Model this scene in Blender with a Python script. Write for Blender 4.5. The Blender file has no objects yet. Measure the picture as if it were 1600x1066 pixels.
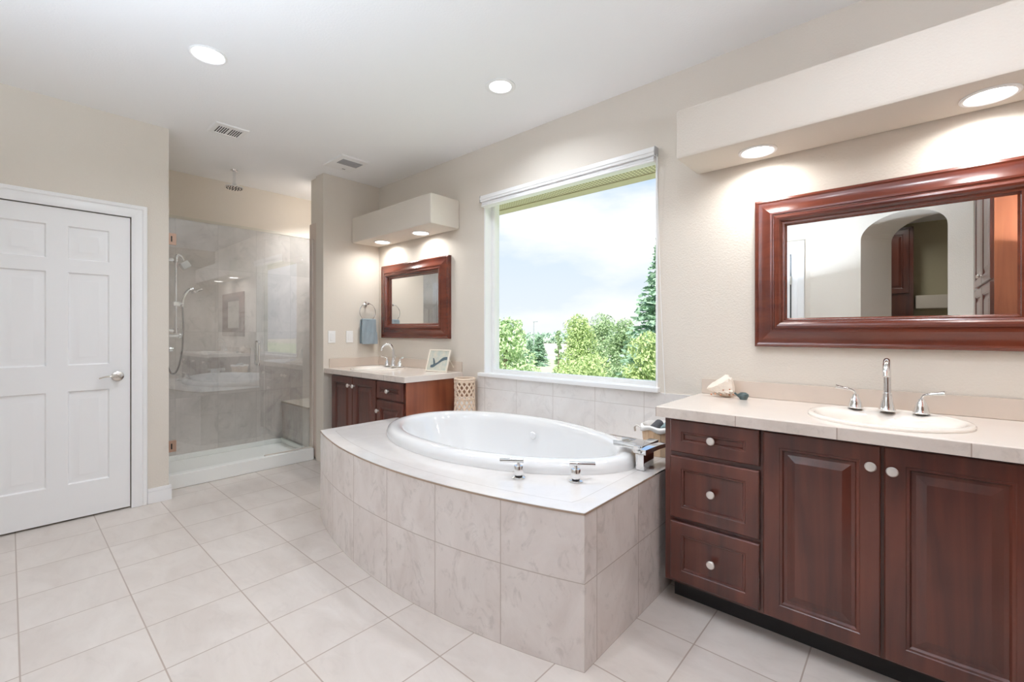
import bpy, bmesh, math, random
from mathutils import Vector, Matrix
PI = math.pi
random.seed(7)
scene = bpy.context.scene
col = scene.collection

# ---------------------------------------------------------------- camera
YAW = math.radians(41.65)
F_PX, HORIZON, CAM_H = 700.0, 518.8, 1.24
cam_data = bpy.data.cameras.new('camera')
cam_data.sensor_fit = 'HORIZONTAL'
cam_data.sensor_width = 36.0
cam_data.lens = 36.0 * F_PX / 1600.0
cam_data.shift_y = (HORIZON - 533.0) / 1600.0
cam_data.clip_start = 0.02
cam_data.clip_end = 600
cam = bpy.data.objects.new('camera', cam_data)
cam.location = (0, 0, CAM_H)
cam.rotation_euler = (PI / 2, 0, YAW)
col.objects.link(cam)
scene.camera = cam

# ---------------------------------------------------------------- colour management, world, sun
vs = scene.view_settings
scene.display_settings.display_device = 'sRGB'
vs.view_transform = 'Standard'
vs.look = 'None'
vs.exposure = 0.33
vs.gamma = 1.0
vs.use_curve_mapping = False
scene.cycles.max_bounces = 14
scene.cycles.diffuse_bounces = 8
scene.cycles.glossy_bounces = 6
scene.cycles.transmission_bounces = 8
scene.cycles.transparent_max_bounces = 16
scene.cycles.caustics_reflective = False
scene.cycles.caustics_refractive = False
scene.cycles.sample_clamp_indirect = 4.0

CEILING_LAMP = 6.5         # watts of a ceiling lamp, thrown downward by its can
LENS_GLOW = 9.0
SOFFIT_LAMP = 2.5          # watts of a soffit lamp
FILL_UPLIGHT = 390.0            # ceiling-brightening radiance inside an added, unseen uplighter's bowl
SHOWER_FILL = 10.5         # watts of the added, hidden fill light in the shower

world = bpy.data.worlds.new('daylight_sky')
scene.world = world
world.use_nodes = True
wn, wl = world.node_tree.nodes, world.node_tree.links
wn.clear()
w_out = wn.new('ShaderNodeOutputWorld')
w_bg = wn.new('ShaderNodeBackground')
w_tc = wn.new('ShaderNodeTexCoord')
w_sep = wn.new('ShaderNodeSeparateXYZ')
w_ramp = wn.new('ShaderNodeValToRGB')
w_ramp.color_ramp.elements[0].position = 0.0
w_ramp.color_ramp.elements[0].color = (0.82, 0.86, 0.96, 1)
w_ramp.color_ramp.elements[1].position = 0.45
w_ramp.color_ramp.elements[1].color = (0.42, 0.61, 0.94, 1)
e = w_ramp.color_ramp.elements.new(0.15)
e.color = (0.71, 0.80, 0.95, 1)
w_map = wn.new('ShaderNodeMapping')
w_map.inputs['Scale'].default_value = (2.2, 2.2, 6.5)
w_map.inputs['Location'].default_value = (0.35, 0.1, 0.2)
w_noise = wn.new('ShaderNodeTexNoise')
w_noise.inputs['Scale'].default_value = 1.3
w_noise.inputs['Detail'].default_value = 6
w_noise.inputs['Roughness'].default_value = 0.55
w_cr = wn.new('ShaderNodeValToRGB')
w_cr.color_ramp.elements[0].position = 0.52
w_cr.color_ramp.elements[0].color = (0, 0, 0, 1)
w_cr.color_ramp.elements[1].position = 0.76
w_cr.color_ramp.elements[1].color = (1, 1, 1, 1)
w_mix = wn.new('ShaderNodeMixRGB')
w_mix.inputs['Color2'].default_value = (0.98, 0.98, 0.99, 1)
wl.new(w_tc.outputs['Generated'], w_sep.inputs[0])
wl.new(w_sep.outputs['Z'], w_ramp.inputs[0])
wl.new(w_tc.outputs['Generated'], w_map.inputs['Vector'])
wl.new(w_map.outputs[0], w_noise.inputs['Vector'])
# a broad bank of cloud in one part of the sky, torn by the noise
w_sub = wn.new('ShaderNodeVectorMath'); w_sub.operation = 'SUBTRACT'
w_sub.inputs[1].default_value = (-0.45, 0.865, 0.215)
w_scl = wn.new('ShaderNodeVectorMath'); w_scl.operation = 'MULTIPLY'
w_scl.inputs[1].default_value = (1.0, 1.0, 2.6)
w_len = wn.new('ShaderNodeVectorMath'); w_len.operation = 'LENGTH'
w_bank = wn.new('ShaderNodeMapRange')
w_bank.inputs['From Min'].default_value = 0.0
w_bank.inputs['From Max'].default_value = 0.30
w_bank.inputs['To Min'].default_value = 0.36
w_bank.inputs['To Max'].default_value = 0.0
w_sum = wn.new('ShaderNodeMath'); w_sum.operation = 'ADD'
wl.new(w_tc.outputs['Generated'], w_sub.inputs[0])
wl.new(w_sub.outputs[0], w_scl.inputs[0])
wl.new(w_scl.outputs[0], w_len.inputs[0])
wl.new(w_len.outputs['Value'], w_bank.inputs['Value'])
wl.new(w_bank.outputs[0], w_sum.inputs[0])
wl.new(w_noise.outputs['Fac'], w_sum.inputs[1])
wl.new(w_sum.outputs[0], w_cr.inputs[0])
wl.new(w_cr.outputs[0], w_mix.inputs['Fac'])
wl.new(w_ramp.outputs[0], w_mix.inputs['Color1'])
wl.new(w_mix.outputs[0], w_bg.inputs['Color'])
w_bg.inputs['Strength'].default_value = 0.91
wl.new(w_bg.outputs[0], w_out.inputs[0])

sun_data = bpy.data.lights.new('sun', 'SUN')
sun_data.energy = 5.0
sun_data.angle = math.radians(1.0)
sun_data.color = (1.0, 0.96, 0.88)
sun = bpy.data.objects.new('sun', sun_data)
sun.rotation_euler = (math.radians(40), 0, math.radians(25))   # shines towards +Y, from behind the house
col.objects.link(sun)

# ---------------------------------------------------------------- materials
def new_mat(name):
    m = bpy.data.materials.new(name)
    m.use_nodes = True
    nt = m.node_tree
    nt.nodes.clear()
    out = nt.nodes.new('ShaderNodeOutputMaterial')
    b = nt.nodes.new('ShaderNodeBsdfPrincipled')
    nt.links.new(b.outputs[0], out.inputs[0])
    return m, nt, b, out

def rgb(*c):
    """sRGB 0-255 to linear"""
    r = []
    for v in c:
        v = v / 255.0
        r.append(v / 12.92 if v <= 0.04045 else ((v + 0.055) / 1.055) ** 2.4)
    return (r[0], r[1], r[2], 1)

def plain(name, c, rough=0.5, metal=0.0, coat=0.0, bump=0.0, bscale=60.0, mott=0.0, mscale=8.0, spec=0.5):
    m, nt, b, out = new_mat(name)
    b.inputs['Base Color'].default_value = c
    b.inputs['Roughness'].default_value = rough
    b.inputs['Metallic'].default_value = metal
    b.inputs['Coat Weight'].default_value = coat
    b.inputs['Coat Roughness'].default_value = 0.05
    b.inputs['Specular IOR Level'].default_value = spec
    tc = nt.nodes.new('ShaderNodeTexCoord')
    if mott > 0:
        n = nt.nodes.new('ShaderNodeTexNoise')
        n.inputs['Scale'].default_value = mscale
        n.inputs['Detail'].default_value = 5
        nt.links.new(tc.outputs['Object'], n.inputs['Vector'])
        mx = nt.nodes.new('ShaderNodeMixRGB')
        mx.inputs['Color1'].default_value = tuple(x * (1 - mott) for x in c[:3]) + (1,)
        mx.inputs['Color2'].default_value = tuple(min(1, x * (1 + mott)) for x in c[:3]) + (1,)
        nt.links.new(n.outputs['Fac'], mx.inputs['Fac'])
        nt.links.new(mx.outputs[0], b.inputs['Base Color'])
    if bump > 0:
        n2 = nt.nodes.new('ShaderNodeTexNoise')
        n2.inputs['Scale'].default_value = bscale
        n2.inputs['Detail'].default_value = 3
        nt.links.new(tc.outputs['Object'], n2.inputs['Vector'])
        bp = nt.nodes.new('ShaderNodeBump')
        bp.inputs['Strength'].default_value = bump
        bp.inputs['Distance'].default_value = 0.004
        nt.links.new(n2.outputs['Fac'], bp.inputs['Height'])
        nt.links.new(bp.outputs[0], b.inputs['Normal'])
    return m

def tile_mat(name, c1, c2, grout, w, h, ox=0.0, oy=0.0, mortar=0.0022, rough=0.3, vein=0.0, vscale=3.0, spec=0.5, stretch=(1, 1, 1), gbump=0.25, coat=0.0):
    """tiles laid on the UV map, which is in metres"""
    m, nt, b, out = new_mat(name)
    N, L = nt.nodes.new, nt.links.new
    uv = N('ShaderNodeUVMap')
    mp = N('ShaderNodeMapping')
    mp.inputs['Location'].default_value = (-ox, -oy, 0)
    L(uv.outputs[0], mp.inputs['Vector'])
    br = N('ShaderNodeTexBrick')
    br.offset = 0.0
    br.squash = 1.0
    br.inputs['Scale'].default_value = 1.0
    br.inputs['Brick Width'].default_value = w
    br.inputs['Row Height'].default_value = h
    br.inputs['Mortar Size'].default_value = mortar
    br.inputs['Mortar Smooth'].default_value = 0.15
    br.inputs['Color1'].default_value = (0, 0, 0, 1)
    br.inputs['Color2'].default_value = (1, 1, 1, 1)
    br.inputs['Mortar'].default_value = (0.5, 0.5, 0.5, 1)
    L(mp.outputs[0], br.inputs['Vector'])
    # cloudy stone
    st = N('ShaderNodeMapping')
    st.inputs['Scale'].default_value = stretch
    tc = N('ShaderNodeTexCoord')
    L(tc.outputs['Object'], st.inputs['Vector'])
    shift = N('ShaderNodeVectorMath')
    shift.operation = 'ADD'
    sc = N('ShaderNodeVectorMath')
    sc.operation = 'SCALE'
    sc.inputs['Scale'].default_value = 7.0
    L(br.outputs['Color'], sc.inputs[0])
    L(st.outputs[0], shift.inputs[0])
    L(sc.outputs[0], shift.inputs[1])
    n1 = N('ShaderNodeTexNoise')
    n1.inputs['Scale'].default_value = vscale
    n1.inputs['Detail'].default_value = 8
    n1.inputs['Roughness'].default_value = 0.62
    n1.inputs['Distortion'].default_value = 0.8
    L(shift.outputs[0], n1.inputs['Vector'])
    cr = N('ShaderNodeValToRGB')
    cr.color_ramp.elements[0].position = 0.33
    cr.color_ramp.elements[1].position = 0.68
    cr.color_ramp.elements[0].color = c1
    cr.color_ramp.elements[1].color = c2
    L(n1.outputs['Fac'], cr.inputs[0])
    last = cr.outputs[0]
    if vein > 0:
        n2 = N('ShaderNodeTexNoise')
        n2.inputs['Scale'].default_value = vscale * 2.6
        n2.inputs['Detail'].default_value = 9
        n2.inputs['Roughness'].default_value = 0.7
        n2.inputs['Distortion'].default_value = 1.5
        L(shift.outputs[0], n2.inputs['Vector'])
        c3 = N('ShaderNodeValToRGB')
        c3.color_ramp.elements[0].position = 0.36
        c3.color_ramp.elements[0].color = (1, 1, 1, 1)
        c3.color_ramp.elements[1].position = 0.47
        c3.color_ramp.elements[1].color = (0, 0, 0, 1)
        L(n2.outputs['Fac'], c3.inputs[0])
        mul = N('ShaderNodeMath')
        mul.operation = 'MULTIPLY'
        mul.inputs[1].default_value = vein
        L(c3.outputs[0], mul.inputs[0])
        mv = N('ShaderNodeMixRGB')
        mv.inputs['Color2'].default_value = tuple(x * 0.62 for x in c1[:3]) + (1,)
        L(mul.outputs[0], mv.inputs['Fac'])
        L(last, mv.inputs['Color1'])
        last = mv.outputs[0]
    mg = N('ShaderNodeMixRGB')
    mg.inputs['Color2'].default_value = grout
    L(br.outputs['Fac'], mg.inputs['Fac'])
    L(last, mg.inputs['Color1'])
    L(mg.outputs[0], b.inputs['Base Color'])
    b.inputs['Roughness'].default_value = rough
    b.inputs['Specular IOR Level'].default_value = spec
    b.inputs['Coat Weight'].default_value = coat
    b.inputs['Coat Roughness'].default_value = 0.04
    inv = N('ShaderNodeMath')
    inv.operation = 'SUBTRACT'
    inv.inputs[0].default_value = 1.0
    L(br.outputs['Fac'], inv.inputs[1])
    bp = N('ShaderNodeBump')
    bp.inputs['Strength'].default_value = gbump
    bp.inputs['Distance'].default_value = 0.002
    L(inv.outputs[0], bp.inputs['Height'])
    L(bp.outputs[0], b.inputs['Normal'])
    return m

def wood_mat(name, dark, light, axis='Z', rough=0.32, coat=0.25, scale=1.0):
    m, nt, b, out = new_mat(name)
    N, L = nt.nodes.new, nt.links.new
    tc = N('ShaderNodeTexCoord')
    mp = N('ShaderNodeMapping')
    s = [14.0 * scale, 14.0 * scale, 14.0 * scale]
    s['XYZ'.index(axis)] = 1.1 * scale
    mp.inputs['Scale'].default_value = s
    L(tc.outputs['Object'], mp.inputs['Vector'])
    n1 = N('ShaderNodeTexNoise')
    n1.inputs['Scale'].default_value = 1.0
    n1.inputs['Detail'].default_value = 7
    n1.inputs['Roughness'].default_value = 0.55
    n1.inputs['Distortion'].default_value = 0.6
    L(mp.outputs[0], n1.inputs['Vector'])
    n2 = N('ShaderNodeTexNoise')
    n2.inputs['Scale'].default_value = 2.2
    n2.inputs['Detail'].default_value = 2
    L(tc.outputs['Object'], n2.inputs['Vector'])
    ad = N('ShaderNodeMath')
    ad.operation = 'MULTIPLY_ADD'
    ad.inputs[1].default_value = 0.45
    L(n2.outputs['Fac'], ad.inputs[0])
    hf = N('ShaderNodeMath')
    hf.operation = 'MULTIPLY'
    hf.inputs[1].default_value = 0.6
    L(n1.outputs['Fac'], hf.inputs[0])
    L(hf.outputs[0], ad.inputs[2])
    cr = N('ShaderNodeValToRGB')
    cr.color_ramp.elements[0].position = 0.36
    cr.color_ramp.elements[0].color = dark
    cr.color_ramp.elements[1].position = 0.68
    cr.color_ramp.elements[1].color = light
    L(ad.outputs[0], cr.inputs[0])
    L(cr.outputs[0], b.inputs['Base Color'])
    b.inputs['Roughness'].default_value = rough
    b.inputs['Coat Weight'].default_value = coat
    b.inputs['Coat Roughness'].default_value = 0.15
    return m

def glass_mat(name, tint, ior):
    """clear pane: straight-through light plus a Fresnel reflection off its outer faces"""
    m = bpy.data.materials.new(name)
    m.use_nodes = True
    nt = m.node_tree
    nt.nodes.clear()
    N, L = nt.nodes.new, nt.links.new
    out = N('ShaderNodeOutputMaterial')
    mix = N('ShaderNodeMixShader')
    tr = N('ShaderNodeBsdfTransparent')
    tr.inputs[0].default_value = tint
    gl = N('ShaderNodeBsdfGlossy')
    gl.inputs['Roughness'].default_value = 0.0
    fr = N('ShaderNodeFresnel')
    fr.inputs['IOR'].default_value = ior
    ge = N('ShaderNodeNewGeometry')
    sb = N('ShaderNodeMath')
    sb.operation = 'SUBTRACT'
    sb.inputs[0].default_value = 1.0
    L(ge.outputs['Backfacing'], sb.inputs[1])
    mu = N('ShaderNodeMath')
    mu.operation = 'MULTIPLY'
    L(fr.outputs[0], mu.inputs[0])
    L(sb.outputs[0], mu.inputs[1])
    L(mu.outputs[0], mix.inputs[0])
    L(tr.outputs[0], mix.inputs[1])
    L(gl.outputs[0], mix.inputs[2])
    L(mix.outputs[0], out.inputs[0])
    return m

def emit_mat(name, c, strength):
    m = bpy.data.materials.new(name)
    m.use_nodes = True
    nt = m.node_tree
    nt.nodes.clear()
    out = nt.nodes.new('ShaderNodeOutputMaterial')
    em = nt.nodes.new('ShaderNodeEmission')
    em.inputs[0].default_value = c
    em.inputs[1].default_value = strength
    nt.links.new(em.outputs[0], out.inputs[0])
    return m

M = {}
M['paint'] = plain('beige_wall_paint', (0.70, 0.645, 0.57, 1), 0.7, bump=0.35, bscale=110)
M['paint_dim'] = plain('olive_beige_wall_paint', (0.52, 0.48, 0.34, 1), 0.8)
M['ceiling'] = plain('white_ceiling_paint', (0.90, 0.90, 0.90, 1), 0.85, bump=0.2, bscale=90)
M['trim'] = plain('white_semi_gloss_trim', (0.86, 0.86, 0.86, 1), 0.3)
M['white_plastic'] = plain('white_plastic', (0.85, 0.85, 0.84, 1), 0.35)
M['floor'] = tile_mat('beige_floor_tile', rgb(200, 190, 182), rgb(212, 204, 197), rgb(168, 153, 142), 0.3505, 0.356, -2.395, 0.740, mortar=0.0028, rough=0.28, vein=0.10, vscale=2.2, stretch=(1, 2.2, 1))
M['tub_tile'] = tile_mat('mottled_stone_tile', rgb(216, 206, 201), rgb(230, 223, 219), rgb(186, 173, 165), 0.345, 0.325, 0, 0, mortar=0.002, rough=0.16, vein=0.35, vscale=3.0, stretch=(1.6, 1.6, 1.0))
M['deck_tile'] = tile_mat('polished_stone_deck_tile', rgb(222, 216, 210), rgb(230, 226, 222), rgb(196, 186, 178), 0.345, 0.085, 0, 0, mortar=0.0015, rough=0.08, vein=0.1, vscale=3.0)
M['wall_tile'] = tile_mat('pale_stone_wall_tile', rgb(222, 217, 213), rgb(233, 230, 227), rgb(200, 193, 187), 0.342, 0.205, 0, 0.58, mortar=0.002, rough=0.2, vein=0.22, vscale=3.0)
M['counter'] = tile_mat('stone_counter_tile', rgb(206, 194, 184), rgb(222, 213, 205), rgb(168, 152, 140), 0.3375, 5.0, 0, -1.0, mortar=0.0018, rough=0.14, vein=0.3, vscale=5.0)
M['counter_top'] = plain('polished_stone_counter', rgb(224, 214, 205), 0.12, mott=0.05, mscale=5)
M['shower_tile'] = tile_mat('grey_shower_tile', rgb(182, 177, 172), rgb(210, 204, 199), rgb(180, 175, 170), 0.345, 0.62, 0, 0.0, mortar=0.002, rough=0.22, vein=0.3, vscale=2.0, stretch=(1.2, 1.2, 1))
M['edge'] = plain('tan_tile_edge', rgb(168, 146, 128), 0.4)
M['porcelain'] = plain('white_acrylic', (0.80, 0.80, 0.80, 1), 0.08, coat=0.6)
M['biscuit'] = plain('biscuit_porcelain', rgb(238, 231, 222), 0.08, coat=0.5)
M['pan'] = plain('white_shower_pan_acrylic', (0.84, 0.85, 0.82, 1), 0.25)
M['chrome'] = plain('chrome', (0.86, 0.87, 0.88, 1), 0.06, 1.0)
M['nickel'] = plain('satin_nickel', (0.66, 0.62, 0.57, 1), 0.24, 1.0)
M['pearl'] = plain('pale_satin_knob_metal', (0.80, 0.76, 0.72, 1), 0.28, 0.6)
M['bronze'] = plain('copper_toned_hinge_plate', (0.52, 0.36, 0.28, 1), 0.3, 0.9)
M['black'] = plain('black_gasket', (0.012, 0.012, 0.013, 1), 0.5)
M['mirror'] = plain('mirror_silver', (0.92, 0.93, 0.92, 1), 0.0, 1.0)
M['cherry'] = wood_mat('dark_cherry_wood', (0.034, 0.0075, 0.0060, 1), (0.125, 0.032, 0.0185, 1), 'Z', rough=0.28, coat=0.4)
M['cherry_lit'] = wood_mat('cherry_wood_lit_tone', (0.19, 0.048, 0.022, 1), (0.36, 0.115, 0.05, 1), 'Z')  # same cherry made lighter, the lit look put into the colour
M['frame_h'] = wood_mat('red_cherry_frame_wood_across', (0.070, 0.013, 0.0075, 1), (0.165, 0.036, 0.016, 1), 'X', rough=0.24, coat=0.3)
M['toe'] = plain('black_toe_kick', (0.012, 0.010, 0.010, 1), 0.7)
M['shower_glass'] = glass_mat('shower_glass', (0.97, 0.98, 0.975, 1), 2.8)
M['window_glass'] = glass_mat('window_glass', (0.98, 0.99, 0.985, 1), 1.025)
M['lens_c'] = emit_mat('ceiling_lamp_lens', (0.97, 1.0, 1.04, 1), LENS_GLOW)
M['lens_s'] = emit_mat('soffit_lamp_lens', (1.0, 0.985, 0.97, 1), LENS_GLOW)
M['lens_u'] = emit_mat('fill_uplight_glow', (0.86, 1.0, 1.19, 1), FILL_UPLIGHT)
M['lens_d'] = emit_mat('closet_fill_lens', (1.0, 0.98, 0.92, 1), LENS_GLOW)
M['lens_w'] = emit_mat('shower_fill_lens', (0.97, 1.0, 1.06, 1), LENS_GLOW)
M['grille'] = plain('grey_fan_grille', (0.33, 0.33, 0.34, 1), 0.6)
M['gap_shade'] = plain('dark_gap_shade', (0.05, 0.05, 0.05, 1), 0.8)  # dark colour standing for the shade in slots and gaps
M['blind'] = plain('white_blind_fabric', (0.86, 0.86, 0.87, 1), 0.6)
M['towel'] = plain('grey_blue_terry', rgb(154, 168, 176), 0.95, bump=0.8, bscale=400)
M['dark_towel'] = plain('charcoal_terry', rgb(78, 78, 82), 0.95, bump=0.8, bscale=400)
M['blue_towel'] = plain('pale_teal_terry', rgb(140, 160, 162), 0.95, bump=0.8, bscale=400)
M['linen'] = plain('white_linen', (0.84, 0.82, 0.79, 1), 0.9)
M['bucket'] = wood_mat('light_pine_staves', rgb(205, 165, 125), rgb(232, 208, 178), 'Z', rough=0.5, coat=0.0)
M['shell'] = plain('cream_seashell', rgb(226, 214, 200), 0.5, bump=0.6, bscale=70, mott=0.06, mscale=60)
M['shell_brown'] = plain('rust_brown_seashell', rgb(190, 128, 92), 0.5)
M['pot'] = plain('dark_green_glaze', rgb(72, 88, 88), 0.3, mott=0.2, mscale=40)
M['rope'] = plain('ivory_woven_rope', rgb(226, 204, 182), 0.8, bump=0.6, bscale=220, mott=0.12, mscale=40)
M['rope_in'] = plain('brown_inner_weave', rgb(150, 116, 92), 0.85, mott=0.4, mscale=60)
M['pic_frame'] = plain('cream_picture_frame', rgb(236, 228, 214), 0.35)
M['leaf_a'] = plain('bright_green_leaves', (0.50, 0.62, 0.27, 1), 0.6, mott=0.35, mscale=3)
M['leaf_b'] = plain('mid_green_leaves', (0.40, 0.53, 0.29, 1), 0.6, mott=0.35, mscale=3)
M['leaf_c'] = plain('pale_haze_toned_leaves', (0.56, 0.70, 0.40, 1), 0.7, mott=0.25, mscale=3)  # pale green, lightened further to carry the haze of distance
M['needle'] = plain('blue_green_needles', (0.36, 0.52, 0.36, 1), 0.7, mott=0.35, mscale=3)
M['far_green'] = plain('distant_haze_toned_green', (0.50, 0.64, 0.50, 1), 0.9, mott=0.2, mscale=0.3)  # far haze is mixed into this green
M['bark'] = plain('grey_brown_bark', (0.20, 0.15, 0.11, 1), 0.9, bump=0.5, bscale=20)
M['lawn'] = plain('dry_green_lawn', (0.57, 0.60, 0.38, 1), 0.9, mott=0.15, mscale=0.2)
M['field'] = plain('tan_field', (0.66, 0.58, 0.48, 1), 0.9, mott=0.15, mscale=0.05)
M['asphalt'] = plain('pale_asphalt', (0.60, 0.62, 0.66, 1), 0.9)
M['eave'] = plain('cream_eave_board', (0.60, 0.55, 0.38, 1), 0.7)
M['pole'] = plain('grey_painted_steel', (0.38, 0.40, 0.42, 1), 0.5)

def eave_soffit():
    m, nt, b, out = new_mat('perforated_cream_eave_soffit')
    N, L = nt.nodes.new, nt.links.new
    tc = N('ShaderNodeTexCoord')
    v = N('ShaderNodeTexVoronoi')
    v.inputs['Scale'].default_value = 32
    v.inputs['Randomness'].default_value = 0.0
    L(tc.outputs['Object'], v.inputs['Vector'])
    c = N('ShaderNodeValToRGB')
    c.color_ramp.elements[0].position = 0.28
    c.color_ramp.elements[0].color = (0.26, 0.23, 0.13, 1)
    c.color_ramp.elements[1].position = 0.40
    c.color_ramp.elements[1].color = (0.72, 0.67, 0.47, 1)
    L(v.outputs['Distance'], c.inputs[0])
    L(c.outputs[0], b.inputs['Base Color'])
    b.inputs['Roughness'].default_value = 0.7
    return m
M['eave_soffit'] = eave_soffit()

def painting_mat():
    """plain picture: sage to sand ground with one dark teal curved stroke (object space of its part: x across, z up)"""
    m, nt, b, out = new_mat('small_abstract_print')
    N, L = nt.nodes.new, nt.links.new
    uv = N('ShaderNodeUVMap')
    n = N('ShaderNodeTexNoise')
    n.inputs['Scale'].default_value = 5
    n.inputs['Detail'].default_value = 4
    L(uv.outputs[0], n.inputs['Vector'])
    c = N('ShaderNodeValToRGB')
    c.color_ramp.elements[0].position = 0.35
    c.color_ramp.elements[0].color = rgb(184, 192, 184)
    c.color_ramp.elements[1].position = 0.65
    c.color_ramp.elements[1].color = rgb(208, 202, 186)
    L(n.outputs['Fac'], c.inputs[0])
    L(c.outputs[0], b.inputs['Base Color'])
    b.inputs['Roughness'].default_value = 0.35
    return m
M['print'] = painting_mat()
M['print_dark'] = plain('dark_teal_print_ink', rgb(88, 104, 112), 0.35, mott=0.3, mscale=60)

# ---------------------------------------------------------------- mesh helpers
class MB:
    def __init__(self):
        self.bm = bmesh.new()
        self.uvl = self.bm.loops.layers.uv.new('UVMap')
        self.bevelled = False
        self.cl = self.bm.faces.layers.int.new('own_uv')
    def face(self, vs_, uvs=None):
        try:
            f = self.bm.faces.new(vs_)
        except ValueError:
            return None
        if uvs:
            for lp, t in zip(f.loops, uvs):
                lp[self.uvl].uv = t
            f[self.cl] = 1
        return f
    def v(self, p):
        return self.bm.verts.new(p)
    def box(self, x0, x1, y0, y1, z0, z1, bev=0.0, seg=2):
        a = [(x0, y0, z0), (x1, y0, z0), (x1, y1, z0), (x0, y1, z0), (x0, y0, z1), (x1, y0, z1), (x1, y1, z1), (x0, y1, z1)]
        V = [self.v(p) for p in a]
        fs = [self.face([V[i] for i in q]) for q in ((3, 2, 1, 0), (4, 5, 6, 7), (0, 1, 5, 4), (1, 2, 6, 5), (2, 3, 7, 6), (3, 0, 4, 7))]
        if bev > 0:
            self.bevelled = True
            es = list({e_ for f in fs for e_ in f.edges})
            bmesh.ops.bevel(self.bm, geom=es, offset=bev, segments=seg, profile=0.5, affect='EDGES')
        return self
    def hexa(self, pts, bev=0.0):
        """8 points: bottom loop ccw then top loop"""
        V = [self.v(p) for p in pts]
        fs = [self.face([V[i] for i in q]) for q in ((3, 2, 1, 0), (4, 5, 6, 7), (0, 1, 5, 4), (1, 2, 6, 5), (2, 3, 7, 6), (3, 0, 4, 7))]
        if bev > 0:
            self.bevelled = True
            es = list({e_ for f in fs for e_ in f.edges})
            bmesh.ops.bevel(self.bm, geom=es, offset=bev, segments=2, profile=0.5, affect='EDGES')
        return self
    def prism(self, poly, f0, f1):
        """poly of 2-D points; f0, f1 map (a, b) to 3-D for the two caps"""
        A = [self.v(f0(*p)) for p in poly]
        B = [self.v(f1(*p)) for p in poly]
        n = len(poly)
        self.face(A[::-1])
        self.face(B)
        for i in range(n):
            j = (i + 1) % n
            self.face([A[i], A[j], B[j], B[i]])
        return self
    def rings(self, O, U, V, N, w, h, prof, fill=True):
        """mitred stepped panel: prof = [(inset, depth along N)], rectangle w x h from O"""
        O, U, V, N = Vector(O), Vector(U), Vector(V), Vector(N)
        loops = []
        for (i, dep) in prof:
            loops.append([self.v(O + U * a + V * b + N * dep) for a, b in ((i, i), (w - i, i), (w - i, h - i), (i, h - i))])
        for A, B in zip(loops[:-1], loops[1:]):
            for k in range(4):
                j = (k + 1) % 4
                self.face([A[k], A[j], B[j], B[k]])
        if fill:
            self.face(loops[-1])
        return self
    def lathe(self, c, prof, seg=32, axis='Z', sx=1.0, sy=1.0, closed=False):
        c = Vector(c)
        def P(r, z, a):
            x, y = r * math.cos(a) * sx, r * math.sin(a) * sy
            if axis == 'Z': return c + Vector((x, y, z))
            if axis == 'X': return c + Vector((z, x, y))
            return c + Vector((x, -z, y)) if axis == '-Y' else c + Vector((y, z, x))
        rows = []
        for (r, z) in prof:
            if r < 1e-6:
                rows.append([self.v(P(0, z, 0))])
            else:
                rows.append([self.v(P(r, z, 2 * PI * k / seg)) for k in range(seg)])
        for A, B in zip(rows[:-1], rows[1:]):
            if len(A) == 1 and len(B) == 1: continue
            for k in range(seg):
                j = (k + 1) % seg
                if len(A) == 1: self.face([A[0], B[j], B[k]][::-1])
                elif len(B) == 1: self.face([A[k], A[j], B[0]])
                else: self.face([A[k], A[j], B[j], B[k]])
        if len(rows[0]) > 1 and not closed: self.face(rows[0][::-1])
        if len(rows[-1]) > 1 and not closed: self.face(rows[-1])
        return self
    def tube(self, pts, rad, seg=12, smooth=0, flat=1.0, loop=False):
        pts = [Vector(p) for p in pts]
        if smooth:
            pts = catmull(pts, smooth, loop)
        n = len(pts)
        rr = (lambda t: rad) if not isinstance(rad, (list, tuple)) else (lambda t: lerp_list(rad, t))
        rows, prev = [], None
        for i, p in enumerate(pts):
            if loop: t = pts[(i + 1) % n] - pts[(i - 1) % n]
            else: t = pts[min(i + 1, n - 1)] - pts[max(i - 1, 0)]
            t.normalize()
            if prev is None:
                a = Vector((0, 0, 1)) if abs(t.z) < 0.9 else Vector((1, 0, 0))
                u = t.cross(a).normalized()
            else:
                u = (prev - t * prev.dot(t)).normalized()
            prev = u
            w = t.cross(u)
            r = rr(i / max(1, n - 1))
            rows.append([self.v(p + (u * math.cos(2 * PI * k / seg) + w * flat * math.sin(2 * PI * k / seg)) * r) for k in range(seg)])
        pairs = list(zip(rows[:-1], rows[1:]))
        if loop: pairs.append((rows[-1], rows[0]))
        for A, B in pairs:
            for k in range(seg):
                j = (k + 1) % seg
                self.face([A[k], B[k], B[j], A[j]])
        if not loop:
            self.face(rows[0])
            self.face(rows[-1][::-1])
        return self
    def build(self, name, mat, parent=None, origin=None, angle=35, smooth=True):
        bm = self.bm
        bmesh.ops.recalc_face_normals(bm, faces=[f for f in bm.faces])
        for f in bm.faces:
            if f[self.cl]: continue
            n = f.normal
            a = max(range(3), key=lambda k: abs(n[k]))
            for lp in f.loops:
                p = lp.vert.co
                lp[self.uvl].uv = ((p.y, p.z), (p.x, p.z), (p.x, p.y))[a]
        off = world_loc(parent) if parent else Vector((0, 0, 0))
        if origin is None and parent is None:
            xs = [v_.co for v_ in bm.verts]
            lo = [min(p[k] for p in xs) for k in range(3)]
            hi = [max(p[k] for p in xs) for k in range(3)]
            origin = ((lo[0] + hi[0]) / 2, (lo[1] + hi[1]) / 2, lo[2])
        loc = Vector((0, 0, 0))
        if origin is not None:
            loc = Vector(origin) - off
        bmesh.ops.translate(bm, verts=bm.verts, vec=-(off + loc))
        me = bpy.data.meshes.new(name)
        bm.to_mesh(me)
        bm.free()
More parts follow.
